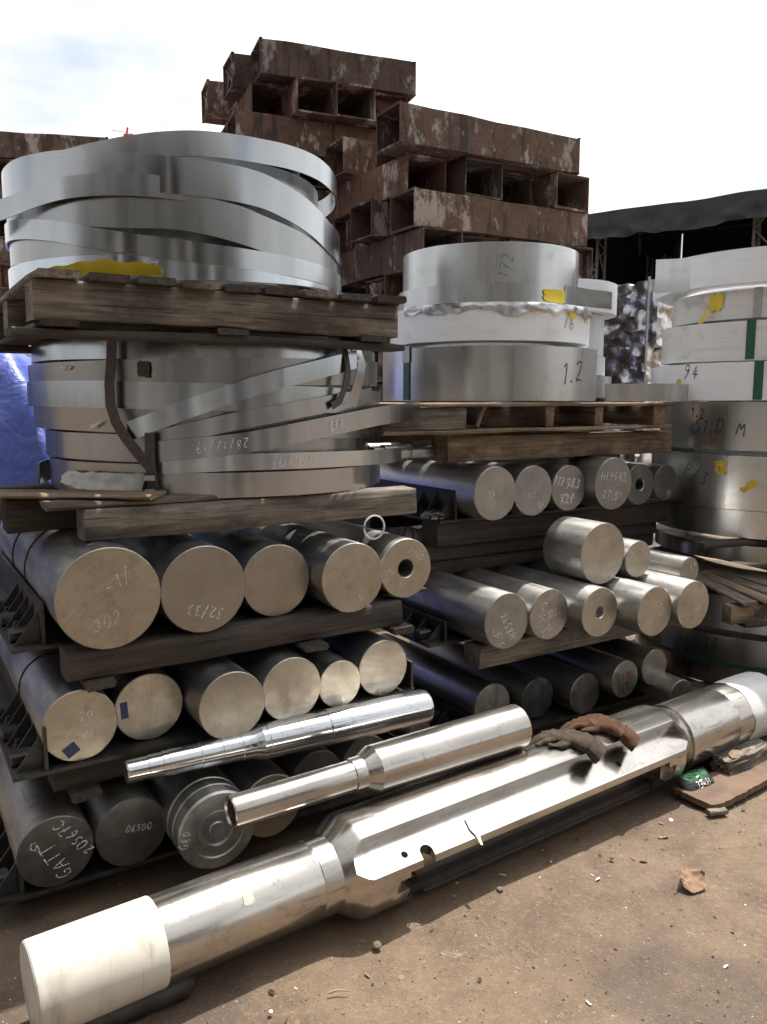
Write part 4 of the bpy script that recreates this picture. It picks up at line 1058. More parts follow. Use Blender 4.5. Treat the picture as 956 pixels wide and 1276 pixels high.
ribbonL('steel_strap', [(-104, .627, 1.705), (-104.3, .632, 1.62), (-104.6, .642, 1.55), (-104.6, .642, 1.49), (-103, .646, 1.44), (-100, .650, 1.39), (-96.5, .655, 1.345), (-93.5, .655, 1.305)], .034, .004, 'strap', CL, 'rusty steel strap running down and bending right over the lower coil')
o = ribbonL('strap_clip', [(-93.6, .656, 1.41), (-93.6, .659, 1.36), (-93.6, .660, 1.305), (-93.6, .652, 1.26), (-93.6, .648, 1.212)], .030, .006, 'strap', CL, 'dark strap clip at the foot of the rusty strap', 'strap clip')
for z in (1.28, 1.24):
    mb = MB(); mb.box(-.016, .016, -.008, -.001, -.008, .008); q = mb.build('crimp', M['galv'], o, ((.668*KL)*math.cos(R(-93.6)), (.668*KL)*math.sin(R(-93.6)), zl(z)), R(-3.6))
ribbonL('steel_strap', [(-37, .628, 1.705), (-37, .640, 1.66), (-37, .652, 1.60), (-38, .650, 1.55), (-40, .645, 1.50), (-43, .644, 1.485)], .026, .003, 'strap', CL, 'thin dark strap at the right side of the lower coil')
ribbonL('strip_end_flap', [(-32, .622, 1.695), (-30, .630, 1.66), (-29, .642, 1.62), (-30, .640, 1.58), (-31, .632, 1.53), (-33, .63, 1.49)], .055, .003, 'strip_l', CL, 'short bent strip flap hanging at the right side of the lower coil', 'strip end')
# torn paper wrapper at the lower left of the coil
vs = []; n1, n2 = 26, 6
for i in range(n1+1):
    ph = R(-131+32*i/n1)
    for j in range(n2+1):
        f = j/n2; r_ = .622 + .024*f + .014*noise.noise((i*.28, j*.5, 2)) + .006*noise.noise((i*.6, j*.9, 2)); z = 1.285-.085*f*(.45+.55*i/n1)-.02 + .016*noise.noise((i*.22, 0, 8))
        vs.append((r_*math.cos(ph), r_*math.sin(ph), z))
mb = MB(); mb.add(vs, [(i*(n2+1)+j, (i+1)*(n2+1)+j, (i+1)*(n2+1)+j+1, i*(n2+1)+j+1) for i in range(n1) for j in range(n2)])
tag(mb.build('torn_wrapper', M['paper'], None, (CL[0], CL[1], 0), sharp=70), 'torn grey wrapping paper at the lower left of the lower coil', 'wrapper')

# ---- coils on the right pallet
KB = 1.064
def zb(z): return 1.5+(z-1.5)*KB
CB = (.527, 4.118); GC = 'coils on the pale pallet'
c1 = coil(CB, .500*KB, 1.502, zb(1.728), 'strip_s', 'wide silver coil with a green strap on the pale pallet, marked 1.2', GC, seed=41)
strap_up(c1, .500*KB, R(-142), 1.505, zb(1.728), .042, 'strap_green'); strap_up(c1, .5025*KB, R(-142), zb(1.665), zb(1.735), .05, 'galv', 'strap_clip', False)
W(c1, '1.2', .10, cyl_map(.5*KB, R(-49), zb(1.63)), M['marker'], name='marker_writing', rot=R(8), seed=60, w=.005, slant=.25)
c2 = coil(CB, .462*KB, zb(1.752), zb(1.902), 'strip_w', 'white wrapped coil between the silver ones on the pale pallet', GC, seed=42)
W(c2, '9L', .07, cyl_map(.464*KB, R(-50), zb(1.84)), M['marker'], name='marker_writing', rot=R(170), seed=61, w=.004)
c3 = coil(CB, .425*KB, zb(1.905), zb(1.992), 'strip_s', 'narrow silver coil with a yellow label under the tall top coil', GC, seed=43)
c4 = coil(CB, .405*KB, zb(1.994), zb(2.160), 'strip_s', 'topmost tall silver coil on the pale pallet', GC, seed=44)
W(c4, '172', .060, cyl_map(.405*KB, R(-88), zb(2.07)), M['marker'], name='marker_writing', rot=R(80), seed=62, w=.0022); W(c4, 'W1', .08, cyl_map(.405*KB, R(-48), zb(2.06)), M['marker'], name='marker_writing', rot=R(70), seed=63, w=.003)
patch(c3, .427*KB, R(-56), zb(1.945), .15, .062, 'yellow', seed=12, ragged=.15); patch(c2, .464*KB, R(-47), zb(1.87), .06, .05, 'yellow', seed=13, ragged=.4); patch(c2, .464*KB, R(-30), zb(1.865), .035, .05, 'yellow', seed=14, ragged=.3)
# torn wrapping: raised ragged shoulder of the white coil
vs = []; n1, n2 = 70, 5
for i in range(n1+1):
    ph = R(-150+132*i/n1); d_ = .040+.035*noise.noise((i*.10, 1, 1))+.012*noise.noise((i*.33, 4, 1))
    for j in range(n2+1):
        f = j/n2; r_ = (.467+.004*noise.noise((i*.2, j*.5, 3))+.040*math.sin(f*2.6)*abs(noise.noise((i*.16, 2, 2)))+.006*noise.noise((i*.5, j*1.2, 7)))*KB
        vs.append((r_*math.cos(ph), r_*math.sin(ph), zb(1.908-d_*f)))
mb = MB(); mb.add(vs, [(i*(n2+1)+j, (i+1)*(n2+1)+j, (i+1)*(n2+1)+j+1, i*(n2+1)+j+1) for i in range(n1) for j in range(n2)])
me = mb.mesh('torn_film', M['bale'], sharp=80); link('torn_film', me, c2)
# loose tongue of strip at the right
band('strip_tongue', CB, [(-48, .428*KB, zb(1.955)), (-30, .436*KB, zb(1.958)), (-16, .47*KB, zb(1.962)), (-6, .53*KB, zb(1.966)), (0, .58*KB, zb(1.968))], .084, .003, 'strip_d', 'loose grey tongue of strip sticking out right of the yellow label', GC, closed=False, seed=46)
# second column behind it
CB2 = (.995, 5.07); GD = 'coils behind the pale pallet'
for k, (r_, z0, z1, m_, lb) in enumerate(((.425, 2.01, 2.186, 'strip_w', 'white topmost coil behind the silver coil column'), (.356, 1.768, 2.005, 'strip_w', 'white coil second from the top behind the silver coil column'), (.372, 1.652, 1.762, 'strip_w', 'pale coil third from the top behind the silver coil column'), (.41, 1.52, 1.646, 'strip_s', 'silver coil low behind the silver coil column'))):
    o = coil(CB2, r_, z0, z1, m_, lb, GD, seed=47+k)
    if k == 0: strap_up(o, r_, R(-96), z0, z1, .03, 'strap_green'); patch(o, r_, R(-42), 2.06, .045, .07, 'marker', 'stain', 9, .3, .5)
for k in range(4): coil(CB2, .42, .03+k*.37, .39+k*.37, 'strip_d', ['lowest', 'second lowest', 'third lowest', 'fourth lowest'][k] + ' dull coil of the hidden column behind the pale pallet', GD, seed=54+k)
band('strip_piece', (1.38, 4.52), [(-130, .34, 1.545), (-90, .36, 1.545), (-40, .38, 1.540), (0, .42, 1.535)], .09, .004, 'strip_s', 'low piece of curved strip lying at the right end of the pale pallet', GC, closed=False, seed=58)

# ---- coil column at the right edge
CC = (2.18, 4.50); GE = 'coils in the right column'
cc = []
for k, (r_, z0, z1, m_, lb) in enumerate((
    (.645, 2.062, 2.235, 'strip_w', 'topmost white coil of the right column with a peeled flap'),
    (.565, 1.905, 2.058, 'strip_wd', 'dirty white coil with a yellow tag, second in the right column'),
    (.615, 1.700, 1.902, 'strip_wd', 'worn white coil with a dark strap, third in the right column'),
    (.665, 1.502, 1.697, 'strip_w', 'clean white coil marked 94 with a green strap'),
    (.600, 1.246, 1.500, 'strip_s', 'silver coil marked 1.2 in the right column'),
    (.640, .962, 1.243, 'strip_s', 'silver coil with two yellow paint spots in the right column'),
    (.625, .812, .960, 'strip_s', 'plain narrow silver coil in the right column'),
    (.600, .690, .782, 'strip_d', 'thin dull coil below the dark gap of the right column'),
    (.640, .325, .510, 'strip_s', 'silver coil low in the right column under the stamped block'),
    (.690, .050, .322, 'strip_d', 'lowest coil of the right column with a green band'))):
    cc.append(coil(CC, r_, z0+.004, z1-.006, m_, lb, GE, seed=70+k, tilt=.004*((k*7) % 5-2), tphi=k*50))
for (ph, z0, z1) in ((-123, 1.506, 1.691),): strap_up(cc[3], .665, R(ph), z0, z1, .042, 'strap_green')
strap_up(cc[2], .615, R(-128), 1.704, 1.896, .042, 'strap_green'); strap_up(cc[1], .565, R(-127), 1.909, 2.052, .036, 'galv')
W(cc[3], '94', .075, cyl_map(.665, R(-153), 1.655), M['marker_blue'], name='marker_writing', rot=R(-4), seed=65, w=.006)
W(cc[4], '1.2', .062, cyl_map(.6, R(-152), 1.445), M['marker'], name='marker_writing', seed=66, w=.005); W(cc[4], '51.D M', .075, cyl_map(.6, R(-140), 1.37), M['marker'], name='marker_writing', rot=R(-4), seed=67, w=.0065)
W(cc[5], 'FP/3', .075, cyl_map(.64, R(-152), 1.13), M['marker'], name='marker_writing', rot=R(-18), seed=68, w=.005); W(cc[9], '835', .06, cyl_map(.69, R(-137), .27), M['marker'], name='marker_writing', rot=R(-4), seed=69, w=.005)
patch(cc[5], .64, R(-137), 1.165, .075, .085, 'yellow_paint', 'paint_spot', 21, .3, .45); patch(cc[5], .64, R(-125), 1.075, .11, .045, 'yellow_paint', 'paint_spot', 22, R(38), .45); patch(cc[3], .665, R(-161), 1.585, .045, .08, 'yellow_paint', 'paint_spot', 23, R(-30), .5)
patch(cc[1], .569, R(-148), 2.0, .10, .11, 'yellow', 'tag', 24, .2, .35); patch(cc[1], .60, R(-153), 1.92, .03, .12, 'yellow', 'tag_tail', 25, R(-35), .3)
strap = band('strap_band', CC, flat(.692, .165), .022, .002, 'strap_green', None, None, seed=5, parent=cc[9], loc=(0, 0, 0))
band('strip_flap', CC, [(-158, .647, 2.148), (-164, .664, 2.15), (-169, .70, 2.155), (-173, .735, 2.16)][::-1], .172, .003, 'strip_s', 'peeled metal flap at the left of the topmost white coil', GE, closed=False, seed=81)
for k, (x, y, rz, lb) in enumerate(((2.0, 4.0, 20, 'front spacer batten in the gap of the right coil column'), (2.3, 4.9, 20, 'rear spacer batten in the gap of the right coil column'))):
    mb = MB(); mb.rough_box(1.0, .09, .026, 6, .003, 0, 300+k); tag(mb.build('spacer_batten', M['wood_dark'], None, (x-.45, y-.1, .784), R(rz), sharp=50), lb, 'batten')
# fan of thin boards with a stamped block between the lower coils
root = empty('board_fan', (1.50, 4.55, .60), 0); tag(root, 'fan of thin grey boards nailed to a stamped block, between the right coils', 'boards')
for k in range(6):
    ang = -80+k*5.2
    part_box('thin_board', root, 1.0, .078, .014, (.0+.02*k, .0+.012*k, .034+.0025*k), R(ang), 'wood_light' if k % 2 else 'wood', .002, 6).rotation_euler = (0, R(3.2), R(ang))
bl = part_box('stamped_block', root, .50, .07, .085, (.09, -.935, -.118), R(14), 'wood_light', .004, 4)
W(bl, 'WH', .055, lambda x, y: (x, -.0385, y), M['marker'], name='stamp', org=(.16, .043), seed=70, w=.008, slant=0)
mb = MB(); mb.rough_box(.13, .06, .022, 4, .008, 0, 77); mb.build('bark_chip', M['wood_dark'], root, (.16, -.925, -.140), R(10))
for k, (x, y, rz, lb) in enumerate(((1.75, 4.0, 25, 'front timber under the fanned boards'), (2.15, 4.75, 25, 'rear timber under the fanned boards'))):
    mb = MB(); mb.rough_box(.9, .1, .115, 6, .004, 0, 320+k); tag(mb.build('timber_beam', M['wood_dark'], None, (x-.2, y+.1, .515), R(rz), sharp=50), lb, 'timber beam')
mb = MB(); mb.rough_box(1.5, .14, .045, 8, .004, 0, 330); tag(mb.build('ground_plank', M['wood'], None, (1.25, 4.02, 0), R(-4), sharp=50), 'plank on the ground under the right coil column', 'plank')
mb = MB(); mb.rough_box(1.5, .14, .045, 8, .004, 0, 331); tag(mb.build('ground_plank', M['wood'], None, (1.5, 4.85, 0), R(-4), sharp=50), 'rear plank under the right coil column', 'plank')

# ------------------------------------------------------------------ shafts in front
def applied_boolean(o, cutters):
    """cut the solids in cutters out of o's mesh, then drop them"""
    for c_ in cutters:
        m = o.modifiers.new('cut', 'BOOLEAN'); m.operation = 'DIFFERENCE'; m.solver = 'EXACT'; m.object = c_
    dg = bpy.context.evaluated_depsgraph_get(); me = bpy.data.meshes.new_from_object(o.evaluated_get(dg))
    o.modifiers.clear(); old = o.data; o.data = me; bpy.data.meshes.remove(old)
    for c_ in cutters: bpy.data.objects.remove(c_, do_unlink=True)
    me.polygons.foreach_set('use_smooth', [True]*len(me.polygons)); me.set_sharp_from_angle(angle=R(28))
SD = Vector((1.936, 1.344, 0)).normalized(); S_ANG = math.atan2(SD.y, SD.x)
S_O = Vector((-.582, 1.873, .1395)); S_TILT = math.atan2(.0105, 1.0)
def S(s, yf, z):                         # point beside the long shaft: along, towards the viewer, height
    q = S_O + SD*s + Vector((SD.y, -SD.x, 0))*yf; return Vector((q.x, q.y, z))
def long_shaft():
    root = empty('long_shaft', S_O, 0); root.rotation_euler = (0, -S_TILT, S_ANG)
    tag(root, 'long heavy milled steel shaft lying on the ground in front', 'shaft')
    RB = .153; mb = MB()
    RS = .108
    prof = [(0, .0005), (0, RS), (.44, RS), (.442, RS-.001), (.446, RS-.001), (.448, RS+.001), (.505, RS+.002), (.56, RB-.006), (.575, RB), (2.0, RB), (2.03, RB-.012), (2.06, .126), (2.085, .126), (2.087, .133), (2.40, .133), (2.402, .1323), (2.406, .1323), (2.408, .133), (2.56, .133), (2.56, .0005)]
    mb.lathe(prof, 120, 'X', None, False, False)
    body = mb.build('shaft_body', M['shaft'], root)
    cuts = []
    def cutter(build, loc=(0, 0, 0), rot=(0, 0, 0)):
        m = MB(); build(m); o = m.build('cutter', M['shaft_dull'], root, loc, smooth=False); o.rotation_euler = rot; cuts.append(o); return o
    # local frame: x along, -y towards the viewer, z up.  milled ledge: tilted floor and upright wall
    rot_ledge = R(30)
    def ledge(m):
        n = 12; pts = []
        x0, x1, e = .535, 2.045, .05
        # plan outline with a rounded tongue at the left, local y from wall (0) outwards (-)
        out = [(x0+.05+.05*math.cos(R(a)), -.05+.05*math.sin(R(a))) for a in range(90, 181, 9)] + [(x0, -.3), (x1, -.3), (x1, -.05), (x1-.03, -.01), (x1-.05, 0)]
        vs = [(x, y, 0) for x, y in out] + [(x, y, .3) for x, y in out]; k = len(out)
        m.add(vs, [tuple(range(k))[::-1], tuple(range(k, 2*k))] + [(i, (i+1) % k, k+(i+1) % k, k+i) for i in range(k)])
    cutter(ledge, (0, -.062, .082), (R(0)+rot_ledge, 0, 0))
    # long pocket under the ledge
    def pocket(m): m.box(.70, 1.90, -.25, -.045, -.122, .010)
    cutter(pocket)
    def window(m): m.box(.655, .72, -.25, -.10, -.045, -.005)
    cutter(window)
    def slot(m):
        k = 20; out = [(.022*math.cos(R(a)), .022*math.sin(R(a))) for a in range(0, 181, 15)] + [(-.022, -.12), (.022, -.12)]
        vs = [(x, y, -.2) for x, y in out] + [(x, y, .2) for x, y in out]; q = len(out)
        m.add(vs, [tuple(range(q))[::-1], tuple(range(q, 2*q))] + [(i, (i+1) % q, q+(i+1) % q, q+i) for i in range(q)])
    cutter(slot, (.772, -.128, .03), (rot_ledge, 0, R(-8)))
    def hole(m): m.lathe([(-.06, .011), (.06, .011)], 24, 'Y')
    cutter(hole, (.700, -.122, .052), (rot_ledge+R(90), 0, 0)); cutter(hole, (1.660, -.112, .055), (rot_ledge+R(90), 0, 0))
    def endpocket(m): m.box(1.86, 1.94, -.25, -.115, -.07, -.01)
    cutter(endpocket)
    applied_boolean(body, cuts)
    # plastic sleeve with a domed rim at the near end
    mb = MB(); r_ = .1105
    mb.lathe([(-.298, .0005), (-.298, .075), (-.298, r_-.005), (-.294, r_-.0005), (-.289, r_), (-.15, r_+.0006), (-.001, r_), (.002, r_-.0015), (.002, .1078)], 96, 'X', None, False, False)
    mb.build('plastic_sleeve', M['plastic'], root)
    # wrapped far end
    mb = MB(); nseg = 64; vs = []
    st = [(2.50, .1355), (2.53, .138), (2.60, .1375), (2.68, .139), (2.74, .136), (2.765, .12), (2.77, .0005)]
    for (x, q) in st:
        for k in range(nseg):
            a = 2*math.pi*k/nseg; rr_ = q + (.005*noise.noise((x*9, math.cos(a)*3, math.sin(a)*3)) if q > .1 else 0)
            vs.append((x+(.012*noise.noise((math.cos(a)*4, math.sin(a)*4, 5)) if x < 2.51 else 0), rr_*math.cos(a), rr_*math.sin(a)))
    mb.add(vs, [(i*nseg+k, i*nseg+(k+1) % nseg, (i+1)*nseg+(k+1) % nseg, (i+1)*nseg+k) for i in range(len(st)-1) for k in range(nseg)])
    mb.build('plastic_wrap', M['wrap'], root)
    # rail deep inside the pocket
    mb = MB(); mb.box(.705, 1.895, -.075, -.046, -.121, -.098); mb.build('pocket_rail', M['rack'], root, smooth=False)
    # tape remains
    def tape(x, y, ang, w, h, sd, rr_=.108):
        r2 = random.Random(sd); n = 14; vs = [(x, (rr_+.0015)*math.cos(ang)*-1, (rr_+.0015)*math.sin(ang))]
        for k in range(n):
            a = 2*math.pi*k/n; q = max(abs(math.cos(a)), abs(math.sin(a))); dx, da = w/2*math.cos(a)/q*r2.uniform(.75, 1), h/2/rr_*math.sin(a)/q*r2.uniform(.75, 1)
            vs.append((x+dx, -(rr_+.0015)*math.cos(ang+da), (rr_+.0015)*math.sin(ang+da)))
        m = MB(); m.add(vs, [(0, k+1, (k+1) % n+1) for k in range(n)]); m.build('tape_scrap', M['tape'] if sd != 3 else M['paper'], root)
    tape(.20, 0, R(66), .055, .04, 3); tape(.225, 0, R(42), .035, .03, 4)
    # torn clear tape across the ledge
    Mx = Matrix.Translation((.955, -.135, .0425)) @ Matrix.Rotation(rot_ledge, 4, 'X')
    pts = [(-.006, .045), (.004, .052), (.010, .030), (.016, .038), (.014, .0), (.006, -.022), (-.004, -.05), (-.010, -.045), (-.006, -.015), (-.012, .01)]
    m = MB(); m.add([Mx @ Vector((x, y, .0025)) for x, y in pts] + [Mx @ Vector((x, y, .001)) for x, y in pts], [tuple(range(10)), tuple(range(19, 9, -1))] + [(i, 10+i, 10+(i+1) % 10, (i+1) % 10) for i in range(10)])
    m.build('clear_tape', M['tape'], root, smooth=False)
    return root
long_shaft()

def lathe_shaft(name, p0, p1, prof, mat, label, extra=None):
    """prof positions as a share of the length from p0 to p1"""
    p0, p1 = Vector(p0), Vector(p1); d = p1-p0; L = d.length
    mb = MB(); mb.lathe([(t_*L, r_) for t_, r_ in prof], 96, 'X', None, False, False)
    o = mb.build(name, M[mat], None, p0, 0, sharp=20)
    o.rotation_euler = (0, -math.asin(d.z/L), math.atan2(d.y, d.x))
    return tag(o, label, 'shaft'), L
o, L = lathe_shaft('stepped_shaft', (-.757, 2.23, .421), (.150, 2.752, .421),
    [(0, .0005), (0, .031), (.004, .0335), (.06, .034), (.061, .036), (.10, .036), (.101, .038), (.118, .038), (.119, .0395), (.21, .0395), (.212, .041), (.27, .041), (.271, .040), (.276, .040), (.277, .042), (.335, .0425), (.337, .044), (.372, .045), (.395, .0545), (.40, .0565), (.412, .0565), (.414, .055), (.418, .055), (.420, .0565), (.62, .057), (.625, .0590), (.985, .0595), (1.0, .056), (1.0, .0005)],
    'chrome', 'bright ground stepped shaft lying across the lowest bars of the left rack')
o2, L2 = lathe_shaft('hollow_ended_shaft', (-.4245, 2.087, .372), (.470, 2.680, .376),
    [(.10, .0005), (.10, .028), (.005, .034), (0, .040), (.003, .0455), (.01, .046), (.36, .0475), (.362, .052), (.395, .053), (.43, .072), (.434, .074), (.995, .0755), (1.0, .072), (1.0, .0005)],
    'shaft', 'stepped shaft with a hollow near end resting on the long shaft')

# dark pipe under the long shaft's near end
mb = MB(); mb.lathe([(0, .030), (0, .036), (.5, .036), (.52, .02), (.52, .0005)], 32, 'X', None, True, False)
o = mb.build('dark_pipe', M['rack'], None, (-.93, 1.60, .022), 0); o.rotation_euler = (0, 0, R(33))
tag(o, 'dark pipe lying on the ground under the plastic-sleeved shaft end', 'pipe')

# ------------------------------------------------------------------ work gloves draped over the long shaft
def glove(loc, rz, mat, label, pts_palm, fingers, cuff, seed):
    """knitted glove: capsules fused into one skin, wrinkled; pts in local metres"""
    mb = MB()
    def caps(path, radii, flat=.46):
        path = [Vector(p) for p in path]; fine, rr_ = [], []
        for i in range(len(path)-1):
            for k in range(6): f = k/6; fine.append(path[i].lerp(path[i+1], f)); rr_.append(radii[i]*(1-f)+radii[i+1]*f)
        fine.append(path[-1]); rr_.append(radii[-1])
        for p, r_ in zip(fine, rr_):
            bm = bmesh.new(); bmesh.ops.create_icosphere(bm, subdivisions=2, radius=r_)
            vs = [(v_.co.x+p.x, v_.co.y+p.y, v_.co.z*flat+p.z) for v_ in bm.verts]; fs = [tuple(v_.index for v_ in f_.verts) for f_ in bm.faces]; bm.free()
            mb.add(vs, fs)
    for path, rad in pts_palm: caps(path, rad)
    for path, rad in fingers: caps(path, rad, .6)
    o = mb.build('work_glove', M[mat], None, loc, rz)
    md = o.modifiers.new('remesh', 'REMESH'); md.mode = 'VOXEL'; md.voxel_size = .0032
    dg = bpy.context.evaluated_depsgraph_get(); me = bpy.data.meshes.new_from_object(o.evaluated_get(dg)); o.modifiers.clear(); o.data = me
    bm = bmesh.new(); bm.from_mesh(me)
    for _ in range(2): bmesh.ops.smooth_vert(bm, verts=bm.verts, factor=.5, use_axis_x=True, use_axis_y=True, use_axis_z=True)
    bm.normal_update()
    for v_ in bm.verts:
        c_ = v_.co; k = -abs(noise.noise((c_.x*13+c_.y*15+seed, c_.y*22-c_.x*13, c_.z*12)))*.013 + .003 + noise.noise((c_.x*40+seed, c_.y*40, c_.z*40))*.0022 + noise.noise((c_.x*190, c_.y*190, c_.z*190+seed))*.0009
        v_.co = c_ + v_.normal*k
    bm.to_mesh(me); bm.free(); me.materials.clear(); me.materials.append(M[mat]); me.polygons.foreach_set('use_smooth', [True]*len(me.polygons))
    # ribbed cuff, an open sleeve
    c0, c1_ = Vector(cuff[0]), Vector(cuff[1]); d = (c1_-c0).normalized(); a = d.cross(Vector((0, 0, 1))).normalized(); b = a.cross(d); m = MB(); vs = []; n = 48
    for i in range(7):
        f = i/6; p = c0.lerp(c1_, f)
        for k in range(n):
            t_ = 2*math.pi*k/n; rr_ = cuff[2]*(1+.012*math.cos(t_*24)+.14*noise.noise((math.cos(t_)*2, math.sin(t_)*2, f*2+seed)))*(1+.1*f)
            vs.append(p+a*rr_*math.cos(t_)+b*rr_*.55*math.sin(t_)+d*(.006*noise.noise((k*.6, 0, seed)) if i == 6 else 0))
    for i in range(7):                    # inner wall, back inside
        f = 1-i/6; p = c0.lerp(c1_, f)
        for k in range(n):
            t_ = 2*math.pi*k/n; rr_ = cuff[2]*.86; vs.append(p+a*rr_*math.cos(t_)+b*rr_*.48*math.sin(t_))
    m.add(vs, [(i*n+k, i*n+(k+1) % n, (i+1)*n+(k+1) % n, (i+1)*n+k) for i in range(13) for k in range(n)])
    for q in range(13): 
        if q >= 6: 
            for k in range(n): m.m[q*n+k] = 1
    m.build('cuff', [M[mat], M['dark_cloth']], o); o.scale = (.86, .9, 1)
    return tag(o, label, 'glove', 'work gloves left on the shaft')
# glove frames: x along the shaft, y away from the viewer, z up, origin on the ridge of the shaft
def on_shaft(s): return S(s, 0, .1395+s*.0105)
ZR = .153
glove(on_shaft(1.50), S_ANG, 'glove_grey', 'dirty grey knitted work glove draped over the long shaft',
    [([(-.050, .012, ZR+.010), (-.020, -.020, ZR+.012), (.010, -.055, ZR+.006), (.030, -.088, ZR-.010)], [.036, .040, .040, .038]), ([(-.020, .030, ZR+.008), (.012, -.008, ZR+.012), (.040, -.048, ZR+.008), (.060, -.082, ZR-.008)], [.034, .040, .040, .036])],
    [([(-.065, .000, ZR+.010), (-.105, .006, ZR+.012), (-.145, .014, ZR+.002)], [.017, .015, .012]), ([(-.062, .022, ZR+.010), (-.098, .040, ZR+.010), (-.132, .056, ZR-.010)], [.017, .016, .012]),
     ([(-.045, .040, ZR+.008), (-.072, .068, ZR+.002), (-.098, .092, ZR-.022)], [.017, .015, .012]), ([(-.020, .050, ZR+.006), (-.038, .082, ZR-.002), (-.055, .106, ZR-.028)], [.016, .014, .011]),
     ([(-.040, -.045, ZR+.004), (-.080, -.040, ZR+.002), (-.112, -.026, ZR+.006)], [.017, .016, .013])], ((.046, -.088, ZR-.004), (.068, -.124, ZR-.036), .056), 2.0)
glove(on_shaft(1.665), S_ANG, 'glove_brown', 'rust-brown knitted work glove on the long shaft, right of the grey one',
    [([(-.045, .030, ZR+.012), (-.010, -.004, ZR+.018), (.020, -.045, ZR+.012), (.042, -.085, ZR-.008)], [.038, .044, .042, .034]), ([(-.010, .048, ZR+.010), (.025, .010, ZR+.018), (.052, -.038, ZR+.012), (.068, -.082, ZR-.008)], [.036, .044, .040, .032])],
    [([(-.060, .020, ZR+.014), (-.105, .026, ZR+.018), (-.145, .030, ZR+.006)], [.018, .016, .013]), ([(-.058, .042, ZR+.012), (-.096, .062, ZR+.006), (-.130, .078, ZR-.014)], [.018, .016, .013]),
     ([(-.036, .060, ZR+.010), (-.060, .090, ZR-.002), (-.082, .112, ZR-.030)], [.018, .016, .012]), ([(-.008, .068, ZR+.008), (-.018, .100, ZR-.006), (-.030, .122, ZR-.034)], [.017, .015, .012]),
     ([(-.035, -.028, ZR+.010), (-.072, -.024, ZR+.012), (-.104, -.010, ZR+.014)], [.018, .016, .013])], ((.056, -.088, ZR-.004), (.084, -.132, ZR-.040), .050), 7.0)

# ------------------------------------------------------------------ litter on the ground
def packet():
    n, m = 40, 26; L, Wd = .165, .085
    mb = MB(); vs, mi = [], []
    for side in (1, -1):
        for j in range(m+1):
            for i in range(n+1):
                x, y = i/n-.5, j/m-.5
                puff = max(0, (1-(2*x)**4)*(1-(2*y)**4))**.6*.024 + .0005
                z = side*puff + .006*noise.noise((x*9, y*9, side*3))*(1-(2*x)**2)
                vs.append((x*L, y*Wd, .022+z))
    q = (n+1)*(m+1)
    for s_ in (0, 1):
        for j in range(m):
            for i in range(n):
                a = s_*q+j*(n+1)+i; x, y = (i+.5)/n-.5, (j+.5)/m-.5
                k = 0
                if s_ == 0 and ((x+.02)/.40)**2+((y-.20)/.27)**2 < 1: k = 1
                mb.f.append((a, a+1, a+n+2, a+n+1)); mb.m.append(k)
    mb.v = vs
    o = mb.build('snack_packet', [M['packet_black'], M['packet_green']], None, (1.205, 2.955, .022), R(32), sharp=80); o.rotation_euler = (R(38), 0, R(30))
    tag(o, 'crumpled green and black snack packet beside the long shaft', 'packet')
    def mp(x, y):
        u_, w_ = x/L, y/Wd; pf = max(0, (1-(2*u_)**4)*(1-(2*w_)**4))**.6*.024
        return (x, y, .022+pf+.006*noise.noise((u_*9, w_*9, 3))*(1-(2*u_)**2)+.0018)
    W(o, 'ISMEL', .024, mp, M['packet_white'], name='printed_lettering', rot=R(180), org=(.004, -.022), seed=71, w=.0042, slant=.1, jit=.02)
    return o
packet()
mb = MB(); n = 20; vs = []
for j in range(9):
    for i in range(n+1):
        x, y = (i/n-.5)*.09, (j/8-.5)*.05
        vs.append((x, y, .012+.014*noise.noise((x*40, y*40, 1))+.006))
mb.add(vs, [(j*(n+1)+i, j*(n+1)+i+1, (j+1)*(n+1)+i+1, (j+1)*(n+1)+i) for j in range(8) for i in range(n)])
tag(mb.build('white_scrap', M['packet_white'], None, (1.245, 2.905, .0), R(20), sharp=80), 'white plastic scrap below the green packet', 'scrap')

def slab(name, outline, z0, z1, mat, label, cat, seed, edge=.006, rot=0):
    """flat board with a broken, layered edge"""
    rr = random.Random(seed); pts = []
    for a, b in zip(outline, outline[1:]+outline[:1]):
        a, b = Vector(a), Vector(b); k = max(2, int((b-a).length/.012))
        for i in range(k): p = a.lerp(b, i/k); pts.append(p+Vector((rr.uniform(-edge, edge), rr.uniform(-edge, edge))))
    n = len(pts); c_ = sum(pts, Vector((0, 0)))/n; mb = MB(); vs = []
    for (z, sh) in ((z0, 0), ((z0+z1)/2, 1), (z1, 0)):
        for p in pts: q = (p-c_)*(1+(rr.uniform(-.012, .006) if sh else 0)); vs.append((q.x, q.y, z+(0.0015*noise.noise((p.x*30, p.y*30, 1)) if z == z1 else 0)))
    fs = [tuple(range(n))[::-1], tuple(range(2*n, 3*n))]
    for l in range(2): fs += [(l*n+i, l*n+(i+1) % n, (l+1)*n+(i+1) % n, (l+1)*n+i) for i in range(n)]
    mb.add(vs, fs); return tag(mb.build(name, M[mat], None, (c_.x, c_.y, 0), rot, smooth=False), label, cat)
t = NT('dusty_plywood'); q1 = t.noise(t.obj, 12, 6); q2 = t.noise(t.map(t.obj, (4, 50, 50), (0, 0, R(35))), 1, 4)
q3 = t.noise(t.obj, 5, 7, .7); t.set('Base Color', t.mix(t.ramp(q3, (.45, 0.), (.65, .75)), t.mix(q2, t.mix(q1, (0.10, 0.06, 0.038), (0.18, 0.115, 0.075)), (0.14, 0.09, 0.06)), (0.05, 0.032, 0.022))); t.set('Roughness', .9); t.bump(t.mix(.5, q1, q2), .5, .006); M['ply'] = t.done(0)
